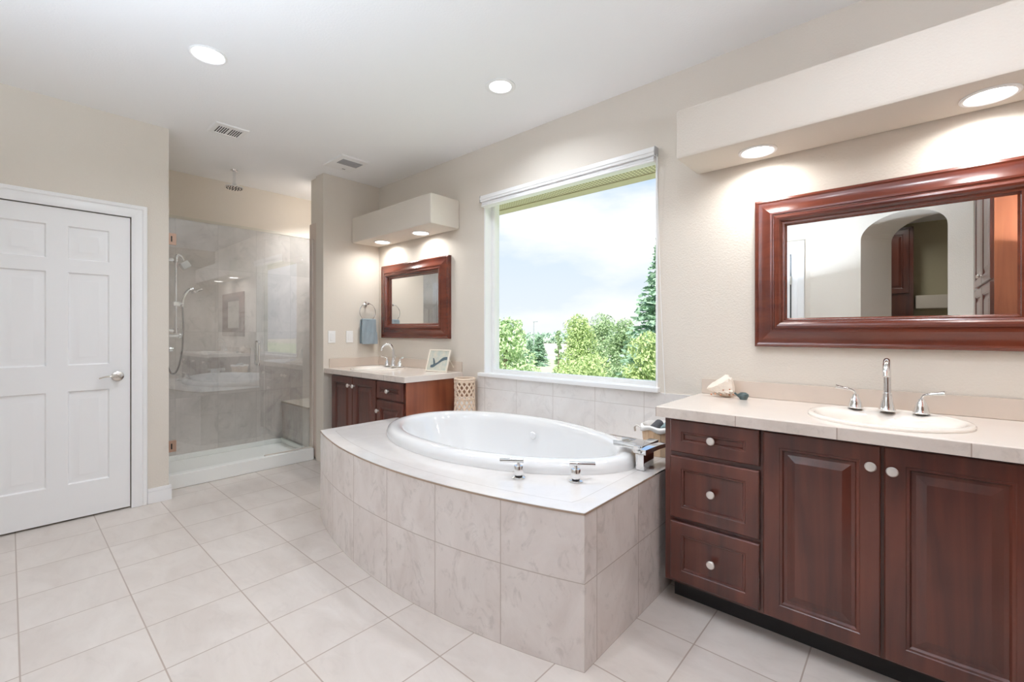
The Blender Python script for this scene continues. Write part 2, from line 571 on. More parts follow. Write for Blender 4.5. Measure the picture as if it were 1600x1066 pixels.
        for mm in (mat if isinstance(mat, list) else [mat]):
            me.materials.append(mm)
        if smooth:
            for p in me.polygons: p.use_smooth = True
            me.set_sharp_from_angle(angle=math.radians(angle))
        o = bpy.data.objects.new(name, me)
        o.location = loc
        col.objects.link(o)
        if parent: o.parent = parent
        if self.bevelled and smooth:
            w_ = o.modifiers.new('flat_face_normals', 'WEIGHTED_NORMAL')
            w_.keep_sharp = True
        return o

def lerp_list(l, t):
    x = t * (len(l) - 1)
    i = min(int(x), len(l) - 2)
    return l[i] + (l[i + 1] - l[i]) * (x - i)

def catmull(p, n, loop=False):
    out = []
    m = len(p)
    rng = range(m if loop else m - 1)
    for i in rng:
        if loop: a, b, c, d_ = p[(i - 1) % m], p[i], p[(i + 1) % m], p[(i + 2) % m]
        else: a, b, c, d_ = p[max(i - 1, 0)], p[i], p[i + 1], p[min(i + 2, m - 1)]
        for k in range(n):
            t = k / n
            out.append(0.5 * ((2 * b) + (c - a) * t + (2 * a - 5 * b + 4 * c - d_) * t * t + (3 * b - a - 3 * c + d_) * t ** 3))
    if not loop: out.append(p[-1])
    return out

def world_loc(o):
    l = Vector((0, 0, 0))
    while o is not None:
        l += o.location
        o = o.parent
    return l

def thing(name, label, cat, loc, group=None):
    o = bpy.data.objects.new(name, None)
    o.empty_display_size = 0.05
    o.location = loc
    col.objects.link(o)
    o['label'] = label
    o['category'] = cat
    if group: o['group'] = group
    return o

def tag(o, label, cat, group=None):
    o['label'] = label
    o['category'] = cat
    if group: o['group'] = group
    return o

def struct(o, label=None):
    o['kind'] = 'structure'
    if label: o['label'] = label
    return o

def box_obj(name, mat, *boxes, parent=None, bev=0.0, origin=None):
    m = MB()
    for b in boxes: m.box(*b, bev=bev)
    return m.build(name, mat, parent, origin)

# ---------------------------------------------------------------- main dimensions (metres; camera stands at x=0, y=0)
ZC = 2.743                    # ceiling
YW = 2.572                    # window wall, inner face
XD = -4.105                   # door wall
XE = -4.14                    # partition wall facing the room
XG = -4.37                    # shower glass
XB = -5.12                    # shower back tile
XR = 1.0                      # far side wall

# ---------------------------------------------------------------- room shell
struct(box_obj('floor', M['floor'], (-5.3, 1.15, -3.3, YW + .16, -.12, 0)))
struct(box_obj('ceiling', M['ceiling'], (-5.3, 1.15, -3.3, YW + .16, ZC, ZC + .15)))
WX0, WX1, WZ0, WZ1 = -2.587, -1.124, 0.905, 2.33
struct(box_obj('wall_window', M['paint'], (-5.24, WX0, YW, YW + .16, 0, ZC), (WX1, 1.1, YW, YW + .16, 0, ZC),
               (WX0, WX1, YW, YW + .16, 0, WZ0), (WX0, WX1, YW, YW + .16, WZ1, ZC)))
DY0, DY1, DZ = -.159, .577, 2.051       # door opening
struct(box_obj('wall_door', M['paint'], (-4.225, XD, DY1, .79, 0, ZC), (-4.225, XD, -1.19, DY0, 0, ZC), (-4.225, XD, DY0, DY1, DZ, ZC),
               (-4.30, -4.225, -1.19, .67, 0, ZC)))  # last box: added panel behind the door, keeps outside light from its gap
struct(box_obj('wall_partition', M['paint'], (-4.29, XE, 1.975, YW, 0, ZC), (-4.45, -4.29, 1.999, YW, 0, ZC), (XB, -4.45, 2.46, YW, 0, ZC), bev=0.004))
struct(box_obj('wall_shower', M['paint'], (-5.24, XB - .01, .67, YW, 0, ZC), (XB - .01, -4.225, .67, .79, 0, ZC)))
struct(box_obj('wall_shower_back', M['shower_tile'], (XB - .01, XB, .80, 2.45, 0.03, 2.30)))
struct(box_obj('wall_shower_left', M['shower_tile'], (XB, -4.235, .79, .80, 0.03, 2.30)))
struct(box_obj('wall_shower_right', M['shower_tile'], (XB, -4.45, 2.45, 2.46, 0.03, 2.30)))
struct(box_obj('wall_shower_jamb', plain('tan_stone_jamb', rgb(206, 190, 178), .3, mott=.06), (-4.46, -4.45, 1.99, 2.45, 0.03, 2.30), (-4.45, -4.29, 1.985, 1.999, 0.03, 2.30)))
struct(box_obj('trim_1', plain('pale_tile_cap', rgb(206, 202, 190), 0.3), (XB - .01, XB + .006, .80, 2.45, 2.30, 2.325), (XB - .01, -4.235, .79, .806, 2.30, 2.325), (XB - .01, -4.45, 2.444, 2.46, 2.30, 2.325)))
struct(box_obj('wall_right', M['paint'], (XR, 1.1, -3.3, YW, 0, ZC)))
struct(box_obj('wall_back', M['paint'], (-4.225, -.867, -1.19, -1.07, 0, ZC)))
struct(box_obj('wall_back_right', M['paint'], (.395, XR, -.37, -.25, 0, ZC)))
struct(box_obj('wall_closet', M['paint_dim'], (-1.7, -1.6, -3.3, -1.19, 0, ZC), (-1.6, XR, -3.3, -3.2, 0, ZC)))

# diagonal wall with the arched opening (seen in the big mirror)
tA, tT, tN = Vector((-.385, -.756, 0)), Vector((.838, .545, 0)).normalized(), Vector((-.545, .838, 0)).normalized()
def diag(depth):
    return lambda s, z: tA + tT * s - tN * depth + Vector((0, 0, z))
m = MB()
SP, RISE, AW = 2.19, 0.20, 0.75
m.prism([(-.575, 0), (0, 0), (0, ZC), (-.575, ZC)], diag(0), diag(.43))
m.prism([(AW, 0), (.93, 0), (.93, ZC), (AW, ZC)], diag(0), diag(.43))
NA = 24
for i in range(NA):
    a0, a1 = PI - PI * i / NA, PI - PI * (i + 1) / NA
    s0, s1 = AW / 2 + AW / 2 * math.cos(a0), AW / 2 + AW / 2 * math.cos(a1)
    z0, z1 = SP + RISE * math.sin(a0), SP + RISE * math.sin(a1)
    m.prism([(s0, z0), (s1, z1), (s1, ZC), (s0, ZC)], diag(0), diag(.43))
struct(m.build('wall_arch', M['paint']))

# wall tile around the tub
m = MB()
m.box(-2.66, -.875, YW - .009, YW - .0005, .585, .88)
o = m.build('trim_2', M['wall_tile'])
struct(o)
me = o.data
for lp in me.loops:           # joints fall at x = -2.234 and every 0.342 on
    p = o.matrix_basis @ me.vertices[lp.vertex_index].co
    me.uv_layers[0].data[lp.index].uv = (p.x + 2.234, p.z)

# soffits that carry lamps
struct(box_obj('trim_3', M['paint'], (-.895, XR - .001, 2.26, YW - .001, 2.118, 2.37), bev=.018), 'plaster soffit over the larger vanity')
struct(box_obj('trim_4', M['paint'], (XE + .001, -2.885, 2.26, YW - .001, 2.118, 2.37), bev=.018), 'plaster soffit over the corner vanity')

# baseboards
def baseboard(name, x0, x1, y0, y1, nx, ny):
    m_ = MB()
    m_.box(x0, x1, y0, y1, 0.001, .085)
    m_.box(x0 + (.0 if nx >= 0 else .004), x1 - (.004 if nx > 0 else 0), y0 + (.004 if ny < 0 else 0), y1 - (.004 if ny > 0 else 0), .085, .108, bev=.003)
    return struct(m_.build(name, M['trim']))
baseboard('baseboard_left', XD, XD + .016, .665, .805, 1, 0)
baseboard('baseboard_back', -4.1, -2.0, -1.07, -1.054, 0, 1)

# ---------------------------------------------------------------- window_1
win = bpy.data.objects.new('window_1', None)
win.location = (-1.855, YW, WZ0)
col.objects.link(win)
struct(win, 'wide picture window over the bathtub')
YG = YW + .10
m = MB()
# jamb liner, vinyl frame
m.box(WX0, WX0 + .012, YW - .004, YG + .05, WZ0, WZ1)
m.box(WX1 - .012, WX1, YW - .004, YG + .05, WZ0, WZ1)
m.box(WX0, WX1, YW, YG + .05, WZ1 - .012, WZ1)
m.build('window_jamb', M['trim'], win)
m = MB()
fw = .034
for (a, b, c, d_) in ((WX0 + .012, WX0 + .012 + fw, WZ0, WZ1 - .012), (WX1 - .012 - fw, WX1 - .012, WZ0, WZ1 - .012)):
    m.box(a, b, YG - .03, YG + .03, c, d_, bev=.004)
m.box(WX0 + .012 + fw, WX1 - .012 - fw, YG - .03, YG + .03, WZ0, WZ0 + .03, bev=.004)
m.box(WX0 + .012 + fw, WX1 - .012 - fw, YG - .03, YG + .03, WZ1 - .028, WZ1 - .012, bev=.003)
m.build('window_frame', M['white_plastic'], win)
box_obj('glass_pane', M['window_glass'], (WX0 + .03, WX1 - .03, YG - .003, YG + .003, WZ0 + .015, WZ1 - .03), parent=win)
box_obj('window_sill', M['trim'], (-2.635, -1.11, YW - .035, YG - .03, .881, WZ0 + .004), parent=win, bev=.004)

# ---------------------------------------------------------------- window blind (raised cellular shade)
bl = thing('window_blind', 'white window shade raised to the top of the picture window', 'window blind', (-1.855, YW - .02, 2.247))
m = MB()
m.box(-2.592, -1.128, YW - .045, YW + .028, 2.285, 2.335, bev=.004)
m.box(-2.592, -1.128, YW - .049, YW - .040, 2.302, 2.318, bev=.002)
m.build('head_rail', M['white_plastic'], bl)
m = MB()
for k in range(2):
    z = 2.264 + k * .0105
    m.box(-2.586, -1.134, YW - .036 + .003 * (k % 2), YW + .022, z, z + .0100, bev=.003)
m.build('shade_stack', M['blind'], bl)
box_obj('bottom_rail', M['white_plastic'], (-2.588, -1.132, YW - .040, YW + .024, 2.247, 2.263), parent=bl, bev=.005)
for x in (-2.597, -1.1275):
    box_obj('end_cap', plain('grey_end_cap', (.45, .45, .46, 1), .5), (x, x + .0045, YW - .046, YW + .028, 2.284, 2.336), parent=bl, bev=.001)
m = MB().tube([(-1.118, YW - .03, 2.29), (-1.112, YW - .008, 1.7), (-1.092, YW - .006, 1.15), (-1.075, YW - .013, .87)], .0018, 6, smooth=8)
m.build('pull_cord', M['white_plastic'], bl)

# ---------------------------------------------------------------- door_1: six-panel door, casing, lever
def six_panel(name, parent, O, U, N, w, h, rows, cols, mat, th=.035):
    """slab with sunk moulded panels, front at depth 0 along N"""
    O, U, N = Vector(O), Vector(U), Vector(N)
    Z = Vector((0, 0, 1))
    m_ = MB()
    us = [0] + [c for ab in cols for c in ab] + [w]
    zs = [0] + [c for ab in rows for c in ab] + [h]
    for i in range(len(us) - 1):
        for j in range(len(zs) - 1):
            o_ = O + U * us[i] + Z * zs[j]
            ww, hh = us[i + 1] - us[i], zs[j + 1] - zs[j]
            if i % 2 == 1 and j % 2 == 1:
                m_.rings(o_, U, Z, N, ww, hh, [(0, 0), (.007, -.012), (.020, -.012), (.054, -.001), (.056, -.001)])
            else:
                m_.rings(o_, U, Z, N, ww, hh, [(0, 0)])
    # edges and back
    m_.rings(O, U, Z, N, w, h, [(0, 0), (0, -th)])
    bmesh.ops.remove_doubles(m_.bm, verts=m_.bm.verts, dist=1e-5)
    return m_.build(name, mat, parent, angle=20)

def casing(m_, O, U, N, w, h, cw=.086):
    """mitred door casing round an opening of width w, height h; stands on the floor"""
    O, U, N = Vector(O), Vector(U), Vector(N)
    prof = [(0, 0), (0, .011), (.012, .015), (.05, .015), (.058, .011), (.066, .018), (cw - .006, .018), (cw, .013), (cw, 0)]
    L_ = []
    for (i, dep) in prof:
        L_.append([m_.v(O + U * a + Vector((0, 0, z)) + N * dep) for a, z in ((-i, .001), (-i, h + i), (w + i, h + i), (w + i, .001))])
    for A, B in zip(L_[:-1], L_[1:]):
        for k in range(3):
            m_.face([A[k], A[k + 1], B[k + 1], B[k]])
    m_.face([l[0] for l in L_])
    m_.face([l[3] for l in L_])

door = bpy.data.objects.new('door_1', None)
door.location = (XD, .21, 0)
col.objects.link(door)
struct(door, 'white six panel door beside the shower')
six_panel('door_panel', door, (XD - .006, -.153, .012), (0, 1, 0), (1, 0, 0), .724, 2.030,
          [(.228, .838), (1.008, 1.618), (1.703, 1.920)], [(.110, .313), (.411, .614)], M['trim'])
m = MB()
casing(m, (XD, DY0 + .001, 0), (0, 1, 0), (1, 0, 0), DY1 - DY0 - .002, DZ - .004, cw=.088)
m.build('door_casing', M['trim'], door)
h = MB()
h.lathe((XD - .006, .504, .933), [(.0, 0), (.034, 0), (.033, .006), (.024, .011), (.013, .013), (.0115, .040), (.0, .042)], 28, 'X')
h.tube([(XD + .032, .504, .933), (XD + .046, .499, .934), (XD + .050, .47, .938), (XD + .048, .435, .936), (XD + .040, .405, .926)], [.0085, .0095, .0085, .0075, .006], 12, smooth=6, flat=.75)
hd = h.build('door_handle', M['nickel'], door)
hd['label'] = 'satin nickel lever handle'
box_obj('latch_plate', M['nickel'], (XD - .03, XD - .0065, .5712, .5732, .905, .962), parent=door)

# door_2 on the back wall, seen only in the big mirror
d2 = bpy.data.objects.new('door_2', None)
d2.location = (-1.42, -1.07, 0)
col.objects.link(d2)
struct(d2, 'white door reflected in the larger mirror')
box_obj('door_panel', M['trim'], (-1.80, -1.07, -1.069, -1.058, .01, 2.16), parent=d2)
m = MB()
casing(m, (-1.055, -1.07, 0), (-1, 0, 0), (0, 1, 0), .76, 2.18, cw=.13)
m.build('door_casing', M['trim'], d2)
box_obj('door_hinge', M['nickel'], (-1.068, -1.052, -1.058, -1.046, 1.80, 1.90), parent=d2)
box_obj('door_gap_shade', M['gap_shade'], (-1.0705, -1.0555, -1.0695, -1.056, .01, 2.16), parent=d2)  # solid strip coloured dark in place of the gap's shade

# ---------------------------------------------------------------- lamps
LAMPS = {'lens_c': (CEILING_LAMP, (.93, 1.0, 1.10), 150), 'lens_s': (SOFFIT_LAMP, (1.0, .985, .96), 160), 'lens_w': (SHOWER_FILL, (.98, 1.0, 1.04), 120), 'lens_d': (4.5, (1.0, .98, .92), 150)}
def recessed(x, y, z, r, lens, label, group, name='recessed_light', wide=.24):
    t = thing(name, label, 'light', (x, y, z), group)
    rl = r * (1 - wide)
    MB().lathe((x, y, z), [(r, -.0005), (r, -.004), (r - .006, -.007), (rl + .004, -.006), (rl, -.002), (rl, -.0005)], 40, closed=True).build('trim_ring', M['white_plastic'], t)
    MB().lathe((x, y, z), [(0, -.0045), (rl * .7, -.004), (rl, -.0015)], 40).build('lens', M[lens], t)
    watts, colour, spread = LAMPS[lens]
    ld = bpy.data.lights.new('lamp', 'AREA')
    ld.shape = 'DISK'
    ld.size = rl * 1.8
    ld.energy = watts
    ld.color = colour
    ld.spread = math.radians(spread)
    lo = bpy.data.objects.new('lamp', ld)
    lo.location = (0, 0, -.008)
    col.objects.link(lo)
    lo.parent = t
    return t
recessed(-2.845, .72, ZC, .088, 'lens_c', 'round ceiling light nearest the white door, above the floor', 'recessed ceiling lights', wide=.16)
recessed(-1.874, 2.0, ZC, .092, 'lens_c', 'round ceiling light with a wide white ring above the bathtub', 'recessed ceiling lights', wide=.3)
recessed(-.45, .95, ZC, .088, 'lens_c', 'added unseen ceiling light in the middle of the room, above the open floor', 'recessed ceiling lights', wide=.2)  # added lamp out of view, brightens the floor and tub side
recessed(.12, 1.45, ZC, .088, 'lens_c', 'added unseen ceiling light between the linen cabinet and the long vanity', 'recessed ceiling lights', wide=.2)  # another lamp added out of view to light this side
recessed(-1.3, -.35, ZC, .088, 'lens_c', 'added unseen ceiling light near the arched doorway', 'recessed ceiling lights', wide=.2)  # added behind the camera for more room light
recessed(-.555, 2.42, 2.118, .083, 'lens_s', 'round soffit light above the drawers of the larger vanity', 'soffit lights', 'soffit_light', wide=.2)
recessed(.22, 2.42, 2.118, .083, 'lens_s', 'round soffit light above the cabinet doors of the larger vanity', 'soffit lights', 'soffit_light', wide=.2)
recessed(-3.854, 2.43, 2.118, .083, 'lens_s', 'round soffit light in the corner above the towel ring', 'soffit lights', 'soffit_light', wide=.2)
recessed(-3.245, 2.43, 2.118, .083, 'lens_s', 'round soffit light above the small square mirror, nearer the window', 'soffit lights', 'soffit_light', wide=.2)

recessed(-4.60, 2.31, ZC, .066, 'lens_w', 'small round added fill light, hidden on the ceiling above the tiled bench', 'added shower fill lights', 'shower_fill_light', wide=.2)  # added lamp hidden by the partition, brightens the shower

def fill_uplight(x, y, label, size=1.0):  # made-up lamps out of view, added to brighten the ceiling
    t = thing('ceiling_fill_lamp', label, 'added fill lamp', (x, y, 0))
    MB().lathe((x, y, 0), [(0, .0005), (.14, .0005), (.14, .012), (.03, .022), (0, .022)], 32).build('base', M['nickel'], t)
    MB().tube([(x, y, .02), (x, y, 1.70)], .012, 12).build('pole', M['nickel'], t)
    MB().lathe((x, y, 1.70), [(0, 0), (.02, 0), (.09, .035), (.165, .10), (.160, .10), (.085, .04), (0, .02)], 40).build('bowl', M['white_plastic'], t)
    MB().lathe((x, y, 1.70), [(0, .066), (.10 * size, .066), (.118 * size, .0665)], 40).build('lens', M['lens_u'], t)
fill_uplight(-1.35, -.62, 'added unseen fill light shining up at the ceiling, near the arched doorway')
fill_uplight(.75, .95, 'added unseen fill light shining up at the ceiling, beside the linen cabinet', .46)

recessed(-.1, -2.2, ZC, .08, 'lens_d', 'round added fill light beyond the arched doorway', 'added closet fill lights', 'closet_fill_light', wide=.2)  # added lamp out of view, brightens the closet in the mirror

# ceiling vents
v1 = thing('ceiling_vent', 'small white slotted air vent on the ceiling outside the shower', 'vent', (-3.80, 1.09, ZC))
m = MB().rings((-3.91, .98, ZC - .0005), (1, 0, 0), (0, 1, 0), (0, 0, -1), .22, .22, [(0, 0), (.006, .008), (.03, .010), (.034, .006)])
m.build('vent_plate', M['white_plastic'], v1)
m = MB()
for g0 in (1.018, 1.102):
    for k in range(5):
        y = g0 + k * .0145
        m.box(-3.872, -3.748, y, y + .0065, ZC - .0075, ZC - .0055)
m.build('vent_slot_shade', M['gap_shade'], v1)  # dark strips drawn for the shade inside open slots
v2 = thing('exhaust_fan', 'white square exhaust fan cover with grey grille on the ceiling', 'exhaust fan', (-3.755, 1.995, ZC))
m = MB().rings((-3.93, 1.87, ZC - .0005), (1, 0, 0), (0, 1, 0), (0, 0, -1), .35, .255, [(0, 0), (.003, .012), (.010, .014)])
m.build('fan_cover', M['white_plastic'], v2)
m = MB()
m.box(-3.765, -3.645, 1.915, 2.10, ZC - .0155, ZC - .0135)
m.build('fan_grille', M['grille'], v2)
m = MB()
for k in range(12):
    y = 1.922 + k * .0152
    m.box(-3.763, -3.647, y, y + .004, ZC - .018, ZC - .0155)
m.build('grille_bars', plain('pale_grey_bar', (.5, .5, .51, 1), .6), v2)
box_obj('indicator', M['grille'], (-3.875, -3.862, 2.02, 2.05, ZC - .0158, ZC - .0138), parent=v2)

# ---------------------------------------------------------------- shower
pan = thing('shower_pan', 'white shower pan with a raised curb under the glass', 'shower pan', (-4.7, 1.39, 0))
box_obj('curb', M['pan'], (-4.44, -4.325, .7925, 1.9725, 0, .115), parent=pan, bev=.008)
m = MB()
m.box(-5.118, -4.441, .802, 1.983, 0.001, .045)
m.box(-5.118, -5.085, .802, 1.983, .045, .092, bev=.006)
m.box(-5.085, -4.441, .802, .83, .045, .092, bev=.006)
m.box(-5.085, -4.441, 1.958, 1.983, .045, .092, bev=.006)
m.build('basin', M['pan'], pan)

bench = thing('shower_bench', 'grey tiled bench at the end of the shower', 'shower bench', (-4.79, 2.22, .03))
box_obj('bench_body', M['shower_tile'], (-5.119, -4.461, 1.985, 2.448, .03, .472), parent=bench)
box_obj('bench_seat', plain('pale_stone_slab', rgb(178, 170, 158), .25, mott=.08), (-5.119, -4.461, 1.975, 2.448, .472, .490), parent=bench, bev=.003)

sd = thing('shower_door', 'hinged clear glass shower door with a chrome pull handle', 'shower door', (XG, 1.17, .118))
box_obj('glass_pane', M['shower_glass'], (XG - .004, XG + .004, .806, 1.536, .122, 2.142), parent=sd)
for z in (.335, 1.975):
    hg = box_obj('hinge', M['bronze'], (XG - .012, XG + .012, .80, .888, z - .045, z + .045), parent=sd, bev=.002)
    box_obj('hinge_pin', M['black'], (XG + .0115, XG + .0135, 0.852, .861, z - .022, z + .022), parent=hg)
m = MB()
for s in (1, -1):
    x = XG + s * .042
    m.tube([(XG + s * .004, 1.481, .945), (x - s * .012, 1.481, .945), (x, 1.481, .957), (x, 1.481, 1.05), (x, 1.481, 1.143), (x - s * .012, 1.481, 1.155), (XG + s * .004, 1.481, 1.155)], .0085, 12, smooth=5)
m.build('pull_handle', M['chrome'], sd)
ss = thing('shower_screen', 'fixed clear glass shower panel between the glass door and the wall', 'glass panel', (XG, 1.76, .115))
box_obj('glass_pane', M['shower_glass'], (XG - .004, XG + .004, 1.541, 1.984, .118, 2.142), parent=ss)
m = MB()
m.box(XG - .009, XG + .009, 1.972, 1.9845, .117, 2.146)
m.box(XG - .009, XG + .009, 1.541, 1.972, .1155, .124)
m.build('edge_channel', plain('brushed_channel', (.74, .68, .62, 1), .35, .4), ss)

rh = thing('rain_shower_head', 'chrome rain shower head on a short pipe from the ceiling', 'shower head', (-4.694, 1.395, ZC))
MB().lathe((-4.694, 1.395, ZC), [(0, 0), (.032, 0), (.03, -.010), (.014, -.016), (.012, -.05), (.012, -.135), (0, -.136)], 24).build('pipe', M['chrome'], rh)
hd = MB().lathe((-4.694, 1.395, ZC), [(0, -.118), (.016, -.12), (.02, -.132), (.045, -.146), (.074, -.158), (.078, -.166), (.074, -.170), (0, -.171)], 32).build('head', M['chrome'], rh)
m = MB()
for r_, n_ in ((.018, 6), (.038, 10), (.06, 16)):
    for k in range(n_):
        a = 2 * PI * k / n_
        m.lathe((-4.694 + r_ * math.cos(a), 1.395 + r_ * math.sin(a), ZC), [(.0045, -.1712), (.003, -.175), (0, -.1752)], 8)
m.build('nozzles', M['black'], hd)

SX, SY = -4.55, .922
sr = thing('shower_rail', 'chrome slide bar with hand shower and hose at the side of the shower', 'shower set', (SX, .80, 1.24))
m = MB().tube([(SX, SY, 1.24), (SX, SY, 1.86)], .0095, 14)
m.build('slide_bar', M['chrome'], sr)
for z in (1.25, 1.835):
    m = MB().tube([(SX, .8005, z), (SX, SY - .006, z)], .014, 14)
    m.lathe((SX, SY, z - .022), [(0, 0), (.019, 0), (.019, .044), (0, .044)], 20)
    m.build('bracket', M['chrome'], sr)
m = MB()
m.tube([(SX, SY, 1.835), (SX, SY + .01, 1.875), (SX, SY + .035, 1.868), (SX, SY + .05, 1.835)], [.013, .013, .012, .012], 12, smooth=6)
fh = m.build('shower_arm', M['chrome'], sr)
m = MB()
c0 = Vector((SX, SY + .055, 1.815))
ax = Vector((0, .55, -.83)).normalized()
ay = Vector((0, .83, .55)).normalized()
axx = Vector((1, 0, 0))
pts = [c0 + axx * a + ay * b + ax * c for c in (0.045, -.012) for a, b in ((-.032, -.032), (.032, -.032), (.032, .032), (-.032, .032))]
m.hexa(pts, bev=.008)
m.build('square_spray_head', M['white_plastic'], fh)
m = MB()
m.box(SX - .018, SX + .018, SY - .02, SY + .03, 1.452, 1.492, bev=.006)
m.tube([(SX, SY + .012, 1.472), (SX, SY + .052, 1.476)], .012, 12)
m.build('slider', M['chrome'], sr)
m = MB()
m.tube([(SX, SY + .045, 1.45), (SX, SY + .048, 1.50), (SX, SY + .062, 1.55), (SX, SY + .09, 1.59), (SX, SY + .125, 1.603)], [.011, .012, .013, .014, .018], 14, smooth=6)
hs = m.build('hand_shower', M['chrome'], sr)
m = MB()
m.lathe((0, 0, 0), [(0, .018), (.02, .016), (.042, .006), (.046, -.004), (.042, -.010), (0, -.011)], 28)
bmesh.ops.rotate(m.bm, verts=m.bm.verts, cent=(0, 0, 0), matrix=Matrix.Rotation(math.radians(25), 3, 'X'))
bmesh.ops.translate(m.bm, verts=m.bm.verts, vec=(SX, SY + .15, 1.592))
m.build('spray_face', M['chrome'], hs)
m = MB().tube([(SX, SY + .045, 1.455), (SX + .004, SY + .047, 1.40), (SX + .004, SY + .050, 1.28), (SX + .004, SY + .046, 1.12), (SX + .004, SY + .026, .98), (SX + .002, SY + .0, .905), (SX, SY - .03, .90), (SX, SY - .055, .97), (SX, SY - .07, 1.10), (SX, .803, 1.14)], .0065, 10, smooth=8)
m.build('hose', plain('dark_chrome_hose', (.30, .30, .31, 1), .25, 1.0), sr)
m = MB().lathe((SX, SY + .02, 1.21), [(0, 0), (.024, 0), (.026, .006), (.022, .02), (0, .022)], 20, 'Y')
m.tube([(SX, .802, 1.21), (SX, SY + .03, 1.21)], .012, 12)
m.build('valve_knob', M['chrome'], sr)
m = MB().lathe((SX, .8005, 1.10), [(0, 0), (.045, 0), (.042, .008), (.02, .014), (.018, .07), (.024, .075), (.022, .10), (0, .102)], 24, 'Y')
m.build('mixer_valve', M['chrome'], sr)

# ---------------------------------------------------------------- tub surround (tiled deck)
ZT = .58
AC, AR = Vector((-1.92, 4.472)), 3.25
AX0, AX1 = -2.96, -.885
def arc_pt(s):
    """s metres along the curved front from its vanity-side corner"""
    a1 = math.asin((AX1 - AC.x) / AR)
    a = a1 - s / AR
    return Vector((AC.x + AR * math.sin(a), AC.y - AR * math.cos(a)))
ARC_LEN = AR * (math.asin((AX1 - AC.x) / AR) - math.asin((AX0 - AC.x) / AR))
y0R, y0L = arc_pt(0).y, arc_pt(ARC_LEN).y
VXR = -2.872                                   # side of the corner vanity
ts = thing('tub_surround', 'stone tiled tub platform with a curved front', 'tub surround', (-1.9, 1.9, 0))
m = MB()
NS = 60
for i in range(NS):
    s0, s1 = ARC_LEN * i / NS, ARC_LEN * (i + 1) / NS
    if i == 0: s1 = .08
    if i == 1: s0 = .08
    P0, P1 = arc_pt(s0), arc_pt(s1)
    off = .2662 if i == 0 else .0008
    V4 = [m.v((P0.x, P0.y, 0)), m.v((P1.x, P1.y, 0)), m.v((P1.x, P1.y, ZT - .006)), m.v((P0.x, P0.y, ZT - .006))]
    m.face(V4, [(s0 + off, 0), (s1 + off, 0), (s1 + off, ZT), (s0 + off, ZT)])
bmesh.ops.remove_doubles(m.bm, verts=m.bm.verts, dist=1e-6)
m.build('front_tiles', M['tub_tile'], ts)
m = MB()
yb = YW - .0005
V4 = [m.v((AX1, y0R, 0)), m.v((AX1, yb, 0)), m.v((AX1, yb, ZT - .006)), m.v((AX1, y0R, ZT - .006))]
m.face(V4, [(.258, 0), (.258 + yb - y0R, 0), (.258 + yb - y0R, ZT), (.258, ZT)])
bmesh.ops.remove_doubles(m.bm, verts=m.bm.verts, dist=1e-6)
m.build('side_tiles', M['tub_tile'], ts)
m = MB()
for (xa, ya, xb, yb2) in ((AX0, y0L, AX0, 1.992), (AX0, 1.992, VXR, 1.992), (VXR, 1.992, VXR, yb)):
    m.face([m.v((xb, yb2, 0)), m.v((xa, ya, 0)), m.v((xa, ya, ZT - .006)), m.v((xb, yb2, ZT - .006))])
bmesh.ops.remove_doubles(m.bm, verts=m.bm.verts, dist=1e-6)
m.build('end_tiles', M['tub_tile'], ts)

# bathtub outline (egg, blunter at the shower end)
TC = Vector((-1.885, 2.0))
def tub_r(a, grow=0.0):
    c, s = math.cos(a), math.sin(a)
    A = (.885 if c >= 0 else .86) + grow
    p = 1.80 if c >= 0 else 2.2
    B = .53 + grow
    r = (abs(c / A) ** p + abs(s / B) ** p) ** (-1 / p)
    return Vector((TC.x + r * c, TC.y + r * s))
# deck outline polygon
outline = [arc_pt(ARC_LEN * k / 40) for k in range(41)] + [Vector((AX0, 1.992)), Vector((VXR, 1.992)), Vector((VXR, yb)), Vector((AX1, yb))]
def ray_out(a):
    d_ = Vector((math.cos(a), math.sin(a)))
    best = None
    n = len(outline)
    for i in range(n):
        p, q = outline[i], outline[(i + 1) % n]
        e_ = q - p
        den = d_.x * e_.y - d_.y * e_.x
        if abs(den) < 1e-12: continue
        w = p - TC
        t = (w.x * e_.y - w.y * e_.x) / den
        u = (w.x * d_.y - w.y * d_.x) / den
        if t > 0 and -1e-6 <= u <= 1 + 1e-6 and (best is None or t > best): best = t
    return TC + d_ * best
angs = sorted(set([2 * PI * k / 160 for k in range(160)] + [math.atan2(p.y - TC.y, p.x - TC.x) % (2 * PI) for p in outline]))
DECK_T = (0, .3, .5, .58, .64, .70, .76, .82, .88, .94, 1.0)
def edge_dist(p):
    b = 9
    d1 = (p - AC).length
    if p.x > -2.96: b = min(b, abs(AR - d1))
    return min(b, abs(AX1 - p.x), abs(p.x - AX0))
m = MB()
rows = []
for a in angs:
    inner, outer = tub_r(a, -.035), ray_out(a)
    L_ = (outer - inner).length
    row = []
    for t in DECK_T:
        p = inner + (outer - inner) * t
        row.append((m.v((p.x, p.y, ZT)), (TC.x + (a / PI) * 1.6, edge_dist(p))))
    rows.append(row)
n = len(rows)
for i in range(n):
    A, B = rows[i], rows[(i + 1) % n]
    for k in range(len(DECK_T) - 1):
        q = (A[k], A[k + 1], B[k + 1], B[k])
        # joints: a border strip 85 mm inside the edge
        m.face([x[0] for x in q], [(x[0].co.x + .10, min(x[1][1], .1275)) for x in q])
m.build('deck_tiles', tile_mat('deck', rgb(214, 209, 205), rgb(224, 220, 217), rgb(190, 182, 175), 50.0, .085, -20, 0, mortar=.0014, rough=.07, vein=.08, vscale=3.0), ts)
bpy.data.materials['deck'].name = 'polished_deck_tile'
m = MB()
path = [(arc_pt(ARC_LEN * k / 40).x, arc_pt(ARC_LEN * k / 40).y) for k in range(41)]
